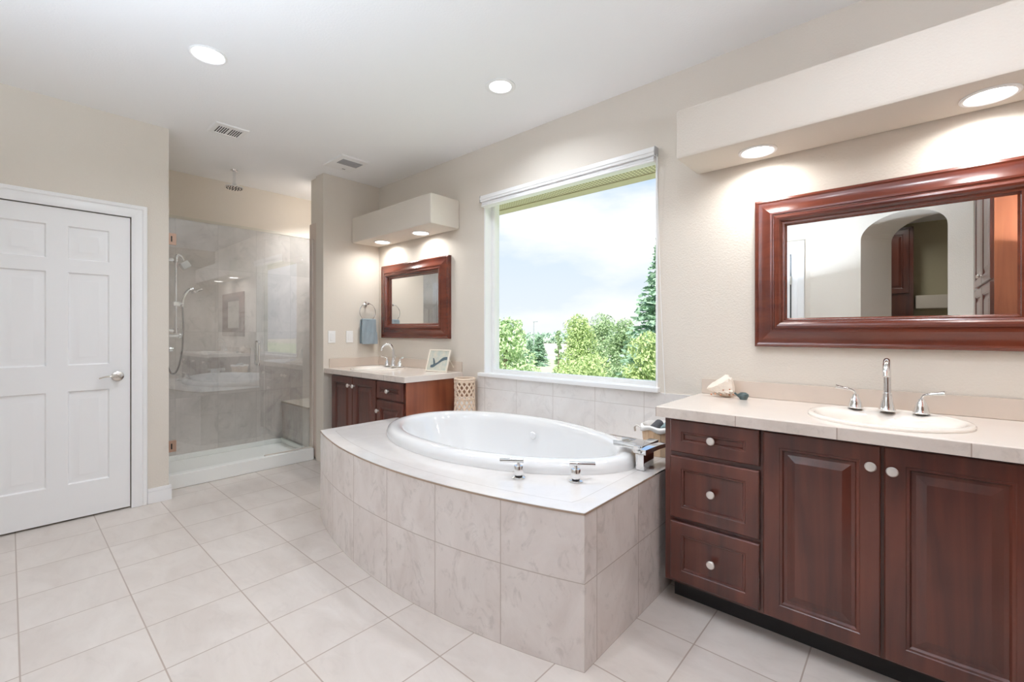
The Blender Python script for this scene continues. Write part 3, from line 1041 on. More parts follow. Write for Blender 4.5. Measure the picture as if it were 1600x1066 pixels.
path = [(AX1, 1.99)] + path + [(AX0, 1.992)]
for (xa, ya), (xb, yb2) in zip(path[:-1], path[1:]):
    dx, dy = xb - xa, yb2 - ya
    l_ = math.hypot(dx, dy)
    nx, ny = -dy / l_ * .0015, dx / l_ * .0015
    if ny > 0 or (abs(ny) < 1e-6): pass
    cx, cy = (xa + xb) / 2 - TC.x, (ya + yb2) / 2 - TC.y
    if nx * cx + ny * cy < 0: nx, ny = -nx, -ny
    m.hexa([(xa - nx, ya - ny, ZT - .008), (xb - nx, yb2 - ny, ZT - .008), (xb + nx, yb2 + ny, ZT - .008), (xa + nx, ya + ny, ZT - .008),
            (xa - nx, ya - ny, ZT - .001), (xb - nx, yb2 - ny, ZT - .001), (xb + nx, yb2 + ny, ZT - .001), (xa + nx, ya + ny, ZT - .001)])
m.build('edge_strip', M['edge'], ts)

# ---------------------------------------------------------------- bathtub
tb = thing('bathtub', 'large white oval drop-in bathtub under the window', 'bathtub', (TC.x, TC.y, ZT))
prof = [(-.030, ZT - .01), (0.0, ZT + .0005), (.001, ZT + .022), (-.010, ZT + .045), (-.030, ZT + .058), (-.060, ZT + .061), (-.088, ZT + .056), (-.104, ZT + .042), (-.113, ZT + .01),
        (-.130, .46), (-.155, .34), (-.185, .24), (-.23, .185), (-.30, .165), (-.42, .158)]
m = MB()
NT = 120
rows = []
for (g, z) in prof:
    rows.append([m.v((*tub_r(2 * PI * k / NT, g), z)) for k in range(NT)])
# lumbar slope at the shower end, arm-rest lift at the tap end
for ri, (g, z) in enumerate(prof):
    if z < ZT:
        for v_ in rows[ri]:
            t = max(0, -(v_.co.x - TC.x) / .8)
            if ri >= 9: v_.co.x += .16 * t * (ZT - z) / .42
for A, B in zip(rows[:-1], rows[1:]):
    for k in range(NT):
        j = (k + 1) % NT
        m.face([A[k], A[j], B[j], B[k]])
m.face(rows[-1])
m.build('tub_shell', M['porcelain'], tb, angle=60)
p = tub_r(PI * .62, -.118)
MB().lathe((0, 0, 0), [(0, .006), (.02, .005), (.028, 0)], 20).bm.free()
m = MB().lathe((-1.93, 2.385, .53), [(0, -.008), (.022, -.006), (.027, 0)], 24, 'Y')
m.build('overflow_cover', plain('white_cap', (.8, .8, .8, 1), .2), tb)
MB().lathe((-1.75, 2.0, .158), [(.03, 0.001), (.028, .006), (0, .007)], 24).build('drain', M['chrome'], tb)

# tub taps
def tub_tap(x, y, dirx, diry, back, fwd, label):
    t = thing('tub_tap', label, 'tap', (x, y, ZT + .001), 'tub taps on the platform')
    z = ZT + .001
    m_ = MB().lathe((x, y, z), [(0, 0), (.031, 0), (.031, .003), (.026, .006), (0, .006)], 32)
    m_.build('escutcheon', M['chrome'], t)
    MB().lathe((x, y, z + .006), [(.0, 0), (.017, 0), (.017, .008), (0, .008)], 24).build('gasket', M['black'], t)
    m_ = MB().lathe((x, y, z + .013), [(0, 0), (.020, 0), (.022, .003), (.022, .040), (.020, .043), (.008, .044), (.007, .066), (0, .066)], 32)
    m_.build('body', M['chrome'], t)
    m_ = MB().tube([(x - dirx * back, y - diry * back, z + .077), (x + dirx * fwd, y + diry * fwd, z + .077)], .0095, 16)
    m_.build('lever', M['chrome'], t)
tub_tap(-1.325, 1.535, -.80, -.60, .022, .085, 'chrome tub tap farther from the drawers, its lever pointing to the shower')
tub_tap(-1.104, 1.665, .80, .60, .028, .085, 'chrome tub tap nearer the drawers, its lever pointing to the drawers')

# waterfall tub spout
sp = thing('tub_spout', 'wide chrome waterfall tub spout at the tap end of the bathtub', 'tub spout', (-.945, 2.04, ZT))
box_obj('spout_base', M['chrome'], (-.985, -.942, 1.996, 2.11, ZT + .0005, .660), parent=sp, bev=.004)
m = MB()
m.box(-.996, -.948, 1.993, 2.178, .660, .697, bev=.003)
m.box(-1.125, -.996, 2.035, 2.135, .668, .676, bev=.002)
m.box(-1.125, -.996, 2.035, 2.044, .676, .692, bev=.002)
m.box(-1.125, -.996, 2.126, 2.135, .676, .692, bev=.002)
m.box(-1.040, -.996, 2.035, 2.135, .688, .695, bev=.002)
m.build('spout_channel', M['chrome'], sp)
m = MB()
pts = catmull([Vector(p) for p in ((-.934, 1.972, .676), (-.926, 2.01, .683), (-.916, 2.07, .688), (-.904, 2.13, .688), (-.892, 2.175, .684))], 5)
prevr = None
for i, p_ in enumerate(pts):
    f = i / (len(pts) - 1)
    wx, hz = .013 + .006 * math.sin(PI * f), .012 - .004 * f
    cur = [m.v((p_.x + sx * wx, p_.y, p_.z + sz * hz)) for sx, sz in ((-1, -1), (1, -1), (1, 1), (-1, 1))]
    if prevr:
        for k in range(4): m.face([prevr[k], prevr[(k + 1) % 4], cur[(k + 1) % 4], cur[k]])
    else: m.face(cur[::-1])
    prevr = cur
m.face(prevr)
m.build('diverter_lever', M['chrome'], sp)

# ---------------------------------------------------------------- cabinets
DRAWER_PROF = [(0, -.019), (0, -.004), (.004, 0), (.050, 0), (.053, -.003), (.059, -.003), (.063, -.010)]
DOOR_PROF = [(0, -.019), (0, -.004), (.004, 0), (.056, 0), (.059, -.003), (.066, -.003), (.071, -.011), (.082, -.011), (.108, -.003)]
def small_prof(pr, k):
    return [(a * k, b) for a, b in pr]
def knob(x, y, z, parent):
    MB().lathe((x, y, z), [(0, -.0), (.008, 0), (.006, .008), (.007, .013), (.0155, .017), (.017, .022), (.014, .027), (0, .029)], 24, '-Y').build('knob', M['pearl'], parent)
def front(kind, parent, x0, x1, z0, z1, y, kx, kz, prof):
    m_ = MB().rings((x0, y, z0), (1, 0, 0), (0, 0, 1), (0, -1, 0), x1 - x0, z1 - z0, prof)
    o_ = m_.build(kind, M['cherry'], parent, origin=((x0 + x1) / 2, y, z0), angle=12)
    if kx is not None: knob(kx, y, kz, o_)
    return o_

def panel_body(m_, x0, x1, y0, y1, z0, z1, t_=.018):
    m_.box(x0, x0 + t_, y0, y1, z0, z1)
    m_.box(x1 - t_, x1, y0, y1, z0, z1)
    m_.box(x0 + t_, x1 - t_, y0, y0 + t_, z0, z1)
    m_.box(x0 + t_, x1 - t_, y1 - t_, y1, z0, z1)
    m_.box(x0 + t_, x1 - t_, y0 + t_, y1 - t_, z0, z0 + t_)
YF = 2.018      # face frame
YFR = 1.998     # front of drawers and doors
CB = .853
vc = thing('vanity_cabinet', 'long dark cherry vanity cabinet with three drawers beside the bathtub', 'vanity cabinet', (-.07, 2.3, 0))
m = MB()
panel_body(m, -.846, .728, YF, YW - .001, .105, CB)
m.build('cabinet_body', M['cherry'], vc)
box_obj('toe_kick', M['toe'], (-.835, .715, 2.10, YW - .01, 0.0005, .105), parent=vc)
for (z0, z1, kz) in ((.700, .845, .775), (.405, .680, .547), (.121, .386, .25)):
    front('drawer', vc, -.816, -.453, z0, z1, YFR, -.634, kz, DRAWER_PROF)
front('cabinet_door', vc, -.439, -.077, .116, .845, YFR, -.1035, .774, DOOR_PROF)
front('cabinet_door', vc, -.068, .294, .116, .845, YFR, -.046, .768, DOOR_PROF)
for (z0, z1, kz) in ((.700, .845, .775), (.405, .680, .547), (.121, .386, .25)):
    front('drawer', vc, .308, .70, z0, z1, YFR, .504, kz, DRAWER_PROF)

def slab_with_hole(m_, x0, x1, y0, y1, z0, z1, sink):
    cx, cy, a_, b_ = sink
    ch = .003
    corners = [math.atan2(yy - cy, xx - cx) % (2 * PI) for xx in (x0, x1) for yy in (y0, y1)]
    an = sorted([2 * PI * k / 64 for k in range(64)] + corners)
    def out(a, ins):
        c_, s_ = math.cos(a), math.sin(a)
        t_ = min(((x1 if c_ > 0 else x0) - cx) / c_ if abs(c_) > 1e-9 else 9e9, ((y1 if s_ > 0 else y0) - cy) / s_ if abs(s_) > 1e-9 else 9e9)
        px_, py_ = cx + c_ * t_, cy + s_ * t_
        return (min(max(px_, x0 + ins), x1 - ins), min(max(py_, y0 + ins), y1 - ins))
    L_ = []
    for a in an:
        c_, s_ = math.cos(a), math.sin(a)
        e_ = (cx + a_ * c_, cy + b_ * s_)
        o1, o2 = out(a, ch), out(a, 0)
        L_.append([m_.v((*e_, z0)), m_.v((*e_, z1)), m_.v((*o1, z1)), m_.v((*o2, z1 - ch)), m_.v((*o2, z0)), ])
    for i in range(len(L_)):
        A_, B_ = L_[i], L_[(i + 1) % len(L_)]
        for k in range(5):
            m_.face([A_[k], A_[(k + 1) % 5], B_[(k + 1) % 5], B_[k]])
def countertop(label, x0, x1, y0, z0, z1, splash, sink, side_splash=None, ox=0.0):
    t = thing('countertop', label, 'countertop', ((x0 + x1) / 2, (y0 + YW) / 2, z0))
    m_ = MB()
    slab_with_hole(m_, x0, x1, y0, YW - .001, z0, z1, sink)
    o_ = m_.build('slab', M['counter_top'], t)
    m_ = MB()
    m_.box(x0 - .0015, x1 + .0015, y0 - .002, y0, z0, z1 - .0045)
    o2 = m_.build('front_edge_tiles', M['counter'], t)
    for lp in o2.data.loops:
        p_ = world_loc(o2) + o2.data.vertices[lp.vertex_index].co
        o2.data.uv_layers[0].data[lp.index].uv = (p_.x - ox, p_.z)
    m_ = MB()
    m_.box(x0 + splash[0], x1, YW - .013, YW - .001, z1, z1 + splash[1], bev=.003)
    if side_splash: m_.box(x0, x0 + .012, side_splash, YW - .013, z1, z1 + splash[1], bev=.003)
    m_.build('backsplash', plain('stone_backsplash', rgb(208, 194, 181), .16, mott=.07, mscale=7), t)
    return t
countertop('stone countertop of the long vanity, holding the seashell', -.872, .74, 1.975, .8535, .90, (.005, .083), (-.075, 2.26, .22, .205), ox=-.872)
countertop('stone countertop of the corner vanity, holding the small picture', XE + .002, -2.85, 1.985, .8535, .90, (0, .085), (-3.66, 2.26, .22, .205), side_splash=2.03, ox=XE)

# corner vanity
v2c = thing('vanity_cabinet', 'dark cherry corner vanity cabinet with a side panel coloured as lit', 'vanity cabinet', (-3.45, 2.3, 0))
m = MB()
panel_body(m, -4.03, -2.8805, YF, YW - .012, .105, CB)
m.build('cabinet_body', M['cherry'], v2c)
sdp = box_obj('side_panel', M['cherry_lit'], (-2.8795, -2.874, YF - .001, YW - .012, .105, CB), parent=v2c)
sdp['label'] = 'cherry side panel, lit look put into its colour'
box_obj('toe_kick', M['toe'], (-4.02, -2.885, 2.10, YW - .012, .0005, .105), parent=v2c)
front('cabinet_door', v2c, -4.022, -3.652, .121, .843, YFR, -3.693, .768, DOOR_PROF)
front('cabinet_door', v2c, -3.643, -3.275, .121, .843, YFR, -3.612, .768, DOOR_PROF)
front('drawer', v2c, -3.258, -2.895, .702, .843, YFR, -3.085, .770, DRAWER_PROF)
front('cabinet_door', v2c, -3.258, -2.895, .121, .688, YFR, -3.228, .60, DOOR_PROF)

# ---------------------------------------------------------------- basins and faucets
def basin(x, y, a, b, label):
    z = .90
    t = thing('sink_basin', label, 'sink', (x, y, z))
    pf = [(1.0, .0005), (1.0, .007), (.985, .012), (.955, .014), (.90, .012), (.875, .006), (.86, -.006)]
    m_ = MB()
    m_.lathe((x, y, z), [(1.0, .0005), (1.0, .007), (.985, .012), (.955, .014), (.91, .0125), (.885, .008)], 64, sx=a, sy=b, closed=True)
    # bowl set forward in the oval, deck for the taps behind it
    o_ = m_.build('rim', M['biscuit'], t)
    m_ = MB()
    rows_ = []
    for (k_, dz) in ((.93, .0125), (.885, .0085), (.84, .000), (.80, -.018), (.76, -.055), (.66, -.095), (.48, -.118), (.2, -.126)):
        rows_.append([m_.v((x + a * k_ * math.cos(2 * PI * j / 64), y - min(.03, (.93 - k_) * .25) + (b * k_ - min(.02, (.93 - k_) * .2)) * math.sin(2 * PI * j / 64), z + dz)) for j in range(64)])
    for A_, B_ in zip(rows_[:-1], rows_[1:]):
        for j in range(64):
            m_.face([A_[j], A_[(j + 1) % 64], B_[(j + 1) % 64], B_[j]])
    m_.face(rows_[-1])
    m_.build('bowl', M['biscuit'], t, angle=60)
    MB().lathe((x, y - .03, z - .1255), [(.022, 0), (.02, .003), (0, .0035)], 20).build('drain', M['chrome'], t)
    return t
basin(-.075, 2.26, .25, .238, 'oval biscuit sink in the long vanity countertop')
basin(-3.66, 2.26, .25, .238, 'oval biscuit sink in the corner vanity countertop')

BELL = [(0, 0), (.026, 0), (.027, .004), (.0245, .008), (.0225, .022), (.0165, .042), (.011, .052), (.0105, .058), (0, .060)]
def faucet(x, y, label, spout_dir):
    z = .9135
    t = thing('faucet', label, 'faucet', (x, y, z))
    dx, dy = spout_dir
    m_ = MB().lathe((x, y, z), [(0, 0), (.028, 0), (.029, .004), (.026, .009), (.024, .024), (.018, .055), (.015, .068), (.0155, .072), (.0135, .076), (0, .078)], 32)
    m_.tube([(x, y, z + .07), (x, y, z + .13), (x + dx * .006, y + dy * .006, z + .168), (x + dx * .032, y + dy * .032, z + .203), (x + dx * .070, y + dy * .070, z + .206), (x + dx * .100, y + dy * .100, z + .182), (x + dx * .112, y + dy * .112, z + .150)],
            [.0135, .0135, .013, .0125, .012, .0115, .012], 18, smooth=8)
    m_.build('spout', M['chrome'], t)
    MB().tube([(x, y + .022, z + .05), (x, y + .022, z + .095)], .003, 8).lathe((x, y + .022, z + .095), [(0, 0), (.006, 0), (.007, .006), (0, .012)], 12).build('lift_rod', M['chrome'], t)
    for s in (-1, 1):
        hx = x + s * .105
        m_ = MB().lathe((hx, y, z), BELL, 28)
        hb = m_.build('handle', M['chrome'], t)
        m_ = MB()
        m_.tube([(hx, y, z + .056), (hx + s * .004, y, z + .070), (hx + s * .018, y - .006, z + .079), (hx + s * .042, y - .012, z + .084), (hx + s * .068, y - .018, z + .089)], [.0085, .0085, .0085, .0105, .015], 14, smooth=6, flat=.6)
        m_.build('lever', M['chrome'], hb)
faucet(-.072, 2.425, 'chrome gooseneck faucet on the long vanity sink', (0, -1))
faucet(-3.66, 2.425, 'chrome gooseneck faucet on the corner vanity sink', (-.35, -.93))

# ---------------------------------------------------------------- framed mirrors
def framed_mirror(x0, x1, z0, z1, label, fw_=.142):
    t = thing('wall_mirror', label, 'mirror', ((x0 + x1) / 2, YW, z0))
    pf = [(0, .0005), (0, .028), (.003, .033), (.012, .036), (.020, .034), (.030, .0345), (.045, .038), (.060, .044), (.074, .050), (.083, .051), (.086, .047), (.090, .047), (.094, .052), (.104, .055), (.113, .053), (.120, .046), (.124, .036), (.128, .034), (.133, .034), (.136, .024), (fw_, .016)]
    m_ = MB().rings((x0, YW, z0), (1, 0, 0), (0, 0, 1), (0, -1, 0), x1 - x0, z1 - z0, pf, fill=False)
    m_.build('mirror_frame', M['frame_h'], t, angle=14)
    box_obj('mirror_glass', M['mirror'], (x0 + fw_ - .004, x1 - fw_ + .004, YW - .015, YW - .003, z0 + fw_ - .004, z1 - fw_ + .004), parent=t)
framed_mirror(-.597, .447, 1.166, 1.906, 'wide cherry framed mirror above the long vanity')
framed_mirror(-4.055, -2.998, 1.180, 1.910, 'cherry framed mirror above the corner vanity')

# ---------------------------------------------------------------- towel ring, towel, switches
tr = thing('towel_ring', 'chrome towel ring on the wall by the corner vanity', 'towel ring', (XE, 2.41, 1.525))
MB().lathe((XE + .0005, 2.41, 1.525), [(0, 0), (.024, 0), (.022, .008), (.011, .014), (.010, .042), (.014, .046), (.012, .054), (0, .056)], 24, 'X').build('mount', M['chrome'], tr)
ring_c = Vector((XE + .045, 2.41, 1.440))
MB().tube([ring_c + Vector((0, .088 * math.cos(2 * PI * k / 40), .088 * math.sin(2 * PI * k / 40))) for k in range(40)], .0042, 10, loop=True).build('ring', M['chrome'], tr)
m = MB()
def cloth(m_, x_at, y0, y1, z0, z1, th, nu=14, nv=14, amp=.003, ph=0.0):
    F_, B_ = [], []
    for j in range(nv + 1):
        fr, br = [], []
        for i in range(nu + 1):
            u, w = i / nu, j / nv
            rip = amp * (math.sin(u * 9 + ph + w * 2) + .6 * math.sin(u * 19 + ph * 2 - w * 3))
            pinch = 1 - .10 * (w ** 2)
            y = (y0 + y1) / 2 + (u - .5) * (y1 - y0) * pinch
            z = z0 + (z1 - z0) * w
            fr.append(m_.v((x_at + th / 2 + rip, y, z)))
            br.append(m_.v((x_at - th / 2 + rip, y, z)))
        F_.append(fr)
        B_.append(br)
    for j in range(nv):
        for i in range(nu):
            m_.face([F_[j][i], F_[j][i + 1], F_[j + 1][i + 1], F_[j + 1][i]])
            m_.face([B_[j][i], B_[j + 1][i], B_[j + 1][i + 1], B_[j][i + 1]])
    for j in range(nv):
        m_.face([F_[j][0], F_[j + 1][0], B_[j + 1][0], B_[j][0]])
        m_.face([F_[j][nu], B_[j][nu], B_[j + 1][nu], F_[j + 1][nu]])
    for i in range(nu):
        m_.face([F_[0][i], B_[0][i], B_[0][i + 1], F_[0][i + 1]])
        m_.face([F_[nv][i], F_[nv][i + 1], B_[nv][i + 1], B_[nv][i]])
cloth(m, ring_c.x + .018, 2.335, 2.500, 1.135, 1.362, .012)
cloth(m, ring_c.x + .032, 2.332, 2.503, 1.118, 1.240, .014, ph=1.2)
cloth(m, ring_c.x - .016, 2.335, 2.498, 1.125, 1.362, .012, ph=2.0)
m.box(ring_c.x - .020, ring_c.x + .024, 2.342, 2.494, 1.352, 1.372, bev=.008)
tag(m.build('hand_towel', M['towel']), 'folded grey blue hand towel hanging from the chrome ring', 'towel')

def switch(y, label):
    t = thing('light_switch', label, 'light switch', (XE, y, 1.192), 'light switches by the corner vanity')
    box_obj('cover_plate', M['white_plastic'], (XE + .0003, XE + .006, y - .036, y + .036, 1.135, 1.25), parent=t, bev=.002)
    box_obj('rocker', M['white_plastic'], (XE + .006, XE + .0095, y - .016, y + .016, 1.159, 1.226), parent=t, bev=.0015)
switch(2.057, 'white light switch nearer the wall corner by the shower')
switch(2.239, 'white light switch nearer the hanging towel')

# ---------------------------------------------------------------- small things
# picture on an easel back, corner vanity
pf_ = thing('picture_frame', 'small cream framed picture leaning on the corner vanity countertop', 'picture frame', (-3.02, 2.45, .9005))
Ux = Vector((.985, .17, 0)).normalized()
Nx = Vector((.17, -.985, 0)).normalized()
Up = (Vector((0, 0, 1)) * .95 - Nx * .31).normalized()
Nf = Ux.cross(Up).normalized()
O0 = Vector((-3.145, 2.405, .9015)) 
PW, PH = .235, .195
m = MB().rings(O0, Ux, Up, Nf, PW, PH, [(0, -.008), (0, .004), (.009, .004), (.010, .001), (.010, -.008)], fill=False)
m.build('frame', M['pic_frame'], pf_, smooth=False)
m = MB()
V4 = [m.v(O0 + Ux * a + Up * b + Nf * -.001) for a, b in ((.009, .009), (PW - .009, .009), (PW - .009, PH - .009), (.009, PH - .009))]
m.face(V4, [(0, 0), (1, 0), (1, .8), (0, .8)])
V4 = [m.v(O0 + Ux * a + Up * b + Nf * -.005) for a, b in ((.009, .009), (PW - .009, .009), (PW - .009, PH - .009), (.009, PH - .009))]
m.face(V4[::-1])
pp = m.build('print', M['print'], pf_, smooth=False)
m = MB()
def PP(a, b, c=.0003): return O0 + Ux * a + Up * b + Nf * c
def stroke(pts, wds):
    pts = [Vector((a, b, 0)) for a, b in pts]
    pts = catmull(pts, 6)
    n_ = len(pts)
    prevp = None
    for i, p_ in enumerate(pts):
        t_ = (pts[min(i + 1, n_ - 1)] - pts[max(i - 1, 0)]).normalized()
        w_ = lerp_list(wds, i / (n_ - 1))
        q_ = Vector((-t_.y, t_.x, 0)) * w_
        cur = [m.v(PP(p_.x + q_.x, p_.y + q_.y)), m.v(PP(p_.x - q_.x, p_.y - q_.y))]
        if prevp: m.face([prevp[0], prevp[1], cur[1], cur[0]])
        prevp = cur
stroke([(.045, .045), (.075, .05), (.12, .075), (.17, .11), (.215, .12)], [.010, .014, .008, .014, .013])
stroke([(.085, .062), (.075, .09), (.060, .118)], [.010, .009, .005])
m.build('brush_stroke', M['print_dark'], pp, smooth=False)
m = MB()
bl0 = O0 + Ux * (PW * .80) + Up * .15 - Nf * .009
foot = Vector((bl0.x + .02, bl0.y + .085, .902))
m.hexa([foot + Ux * -.006, foot + Ux * .006, foot + Ux * .006 + Vector((0, .004, 0)), foot + Ux * -.006 + Vector((0, .004, 0)),
        bl0 + Ux * -.006, bl0 + Ux * .006, bl0 + Ux * .006 + Vector((0, .004, .001)), bl0 + Ux * -.006 + Vector((0, .004, .001))])
m.build('easel_leg', M['pic_frame'], pf_)

# woven lantern vase on the platform corner
VX, VY, VR, VH = -2.695, 2.455, .078, .29
bk = thing('woven_vase', 'ivory woven rope vase on the platform by the corner vanity', 'vase', (VX, VY, ZT + .0005))
MB().lathe((VX, VY, ZT + .0005), [(0, 0), (VR * .93, 0), (VR * .96, .02), (VR * .93, VH * .6), (VR * .95, VH - .01), (VR * .90, VH - .006), (VR * .86, VH * .5), (VR * .84, .02), (0, .015)], 36).build('liner', M['rope_in'], bk)
m = MB()
MB().lathe((VX, VY, ZT + .0005), [(VR * .965, .006), (VR * .975, .02), (VR * .955, VH * .5), (VR * .93, VH * .5)], 36, closed=True).build('pale_lining', M['linen'], bk)
for s in (1, -1):
    for k in range(12):
        pts = []
        for i in range(17):
            t = i / 16
            a = 2 * PI * k / 12 + s * t * 2.4
            r = VR * (1.0 + .02 * math.cos(t * 6)) + (.002 if (i + k) % 2 else -.001)
            pts.append((VX + r * math.cos(a), VY + r * math.sin(a), ZT + .008 + t * (VH - .02)))
        m.tube(pts, .0068, 6)
m.build('rope_lattice', M['rope'], bk)
for (z, r) in ((.008, .0085), (VH - .012, .010), (VH - .030, .008), (VH * .42, .006)):
    m = MB().tube([(VX + (VR + .001) * math.cos(2 * PI * k / 36), VY + (VR + .001) * math.sin(2 * PI * k / 36), ZT + z + .002) for k in range(36)], r, 8, loop=True)
    m.build('rope_ring', M['rope'], bk)

# pine bucket with linen liner and two washcloths
BX, BY = -1.01, 2.37
bu = thing('pine_bucket', 'small pale wooden bucket with a white cloth liner behind the tub spout', 'bucket', (BX, BY, ZT + .0005))
m = MB()
for k in range(20):
    a0, a1 = 2 * PI * (k + .03) / 20, 2 * PI * (k + .97) / 20
    def P(r, a, z): return (BX + r * math.cos(a), BY + r * math.sin(a), z)
    m.hexa([P(.088, a0, ZT + .001), P(.098, a0, ZT + .001), P(.098, a1, ZT + .001), P(.088, a1, ZT + .001), P(.100, a0, ZT + .14), P(.110, a0, ZT + .14), P(.110, a1, ZT + .14), P(.100, a1, ZT + .14)])
m.lathe((BX, BY, ZT), [(0, .004), (.09, .004), (.09, .012), (0, .012)], 24)
m.build('staves', M['bucket'], bu)
m = MB()
rows = []
NL = 64
for (r, z, amp) in ((.086, .08, 0), (.094, .14, 0), (.105, .157, .003), (.116, .150, .005), (.119, .132, .007)):
    rows.append([m.v((BX + (r + amp * math.sin(5 * 2 * PI * k / NL)) * math.cos(2 * PI * k / NL), BY + (r + amp * math.sin(5 * 2 * PI * k / NL)) * math.sin(2 * PI * k / NL), ZT + z + amp * math.cos(7 * 2 * PI * k / NL))) for k in range(NL)])
for A, B in zip(rows[:-1], rows[1:]):
    for k in range(NL):
        m.face([A[k], A[(k + 1) % NL], B[(k + 1) % NL], B[k]])
o = m.build('cloth_liner', M['linen'], bu)
sm = o.modifiers.new('thickness', 'SOLIDIFY')
sm.thickness = .004
m = MB().tube([(BX - .085, BY - .07, ZT + .135), (BX - .108, BY - .085, ZT + .15), (BX - .128, BY - .07, ZT + .135), (BX - .135, BY - .05, ZT + .11)], .006, 8, smooth=5, flat=.5)
m.build('liner_bow', M['linen'], bu)
def rolled(name, mat, x, y, z, r, L_, yaw, label):
    m_ = MB()
    d_ = Vector((math.cos(yaw), math.sin(yaw), .25))
    c = Vector((x, y, z))
    m_.tube([c - d_ * L_ / 2, c - d_ * L_ * .44, c + d_ * L_ * .44, c + d_ * L_ / 2], [r * .82, r, r, r * .82], 20)
    tag(m_.build(name, mat), label, 'washcloth', 'rolled washcloths in the wooden bucket')
rolled('washcloth', M['dark_towel'], BX - .032, BY - .010, ZT + .138, .026, .10, PI / 2, 'charcoal rolled washcloth in the wooden bucket')
rolled('washcloth', M['blue_towel'], BX + .032, BY + .005, ZT + .145, .029, .10, PI / 2, 'pale teal rolled washcloth in the wooden bucket')

# seashell and little pot on the long vanity
sh = thing('seashell', 'large cream spiky seashell on the long vanity countertop', 'seashell', (-.735, 2.49, .9005))
m = MB()
rows = []
NSH = 40
axd = Vector((.80, .50, 0)).normalized()
axn = Vector((-.50, .80, 0)).normalized()
prof_s = [(-.078, .004), (-.07, .014), (-.05, .026), (-.03, .034), (-.005, .046), (.015, .056), (.032, .056), (.044, .042), (.054, .022), (.058, .004)]
for i, (s, r) in enumerate(prof_s):
    rr_ = []
    for k in range(NSH):
        a = 2 * PI * k / NSH
        spike = 1 + (.34 * max(0, math.cos(a * 6 + i * .9)) ** 6 if 2 <= i <= 7 else 0)
        up = r * math.sin(a) * spike * (1.12 if math.sin(a) > 0 else .75)
        sd_ = r * math.cos(a) * spike * .8
        p_ = Vector((-.735, 2.49, 0)) + axd * s + axn * sd_
        rr_.append(m.v((p_.x, p_.y, .9015 + max(0.0, up + .036 + .004))))
    rows.append(rr_)
for A, B in zip(rows[:-1], rows[1:]):
    for k in range(NSH):
        m.face([A[k], A[(k + 1) % NSH], B[(k + 1) % NSH], B[k]])
m.face(rows[0])
m.face(rows[-1])
# spire
m.tube([(-.722, 2.497, .972), (-.719, 2.499, .986), (-.716, 2.5, .998)], [.018, .009, .002], 10)
m.build('shell_body', M['shell'], sh)
m = MB()
for (s, d_, z, r) in ((-.062, -.020, .915, .005), (-.045, -.028, .918, .004), (-.02, -.036, .915, .005), (.005, -.044, .922, .004), (.02, -.044, .916, .005), (-.01, -.042, .940, .004), (.02, -.046, .945, .004), (.04, -.036, .918, .004), (.045, -.03, .94, .0035)):
    p_ = Vector((-.735, 2.49, 0)) + axd * s + axn * d_
    m.lathe((p_.x, p_.y, z), [(0, -r), (r * .8, -r * .5), (r, 0), (r * .8, r * .5), (0, r)], 10)
m.build('rust_spots', M['shell_brown'], sh)
pt = thing('small_pot', 'tiny dark green glazed pot beside the seashell', 'pot', (-.628, 2.455, .9005))
MB().lathe((-.628, 2.455, .9005), [(0, 0), (.016, 0), (.022, .010), (.0255, .020), (.023, .028), (.016, .032), (.015, .034), (.013, .033), (.013, .02), (0, .015)], 28).build('pot_body', M['pot'], pt)
MB().tube([(-.645, 2.445, .917), (-.655, 2.439, .925), (-.663, 2.434, .933)], [.007, .005, .004], 10, smooth=3).build('pot_spout', M['pot'], pt)

# ---------------------------------------------------------------- things seen only in the big mirror
lc = thing('linen_cabinet', 'tall cherry linen cabinet reflected in the larger mirror', 'cabinet', (.70, .26, 0))
box_obj('cabinet_body', M['cherry_lit'], (.418, XR - .002, -.235, .735, .10, 2.50), parent=lc, bev=.002)
box_obj('toe_kick', M['toe'], (.45, XR - .002, -.23, .73, .0005, .10), parent=lc)
for (y0, y1) in ((-.225, .238), (.245, .727)):
    for (z0, z1) in ((1.60, 2.46), (.13, 1.58)):
        m = MB().rings((.418, y1, z0), (0, -1, 0), (0, 0, 1), (-1, 0, 0), y1 - y0, z1 - z0, [(0, 0), (0, .015), (.004, .019)] + [(a, b + .019) for a, b in DOOR_PROF[3:]])
        dd = m.build('cabinet_door', M['cherry'], lc, angle=12)
        if z0 > 1:
            ky = y1 - .03 if y0 < 0 else y0 + .03
            MB().lathe((.399, ky, 1.66), [(0, 0), (.007, 0), (.006, -.012), (.015, -.018), (.013, -.026), (0, -.028)], 20, 'X').build('knob', M['nickel'], dd)
cc = thing('closet_cabinet', 'dark cherry closet cabinet beyond the arch in the mirror', 'cabinet', (-.55, -2.9, 0))
box_obj('cabinet_body', M['cherry'], (-1.2, .03, -3.199, -2.75, 0, 2.62), parent=cc)
m = MB().rings((-.55, -2.75, 1.75), (1, 0, 0), (0, 0, 1), (0, 1, 0), .54, .84, [(a, b + .019) for a, b in DOOR_PROF])
m.build('cabinet_door', M['cherry'], cc, angle=12)
sh2 = box_obj('closet_shelf', M['paint'], (.05, .9, -3.199, -2.85, 1.55, 1.72), bev=.004)
tag(sh2, 'pale closet ledge beyond the arch in the mirror', 'shelf')

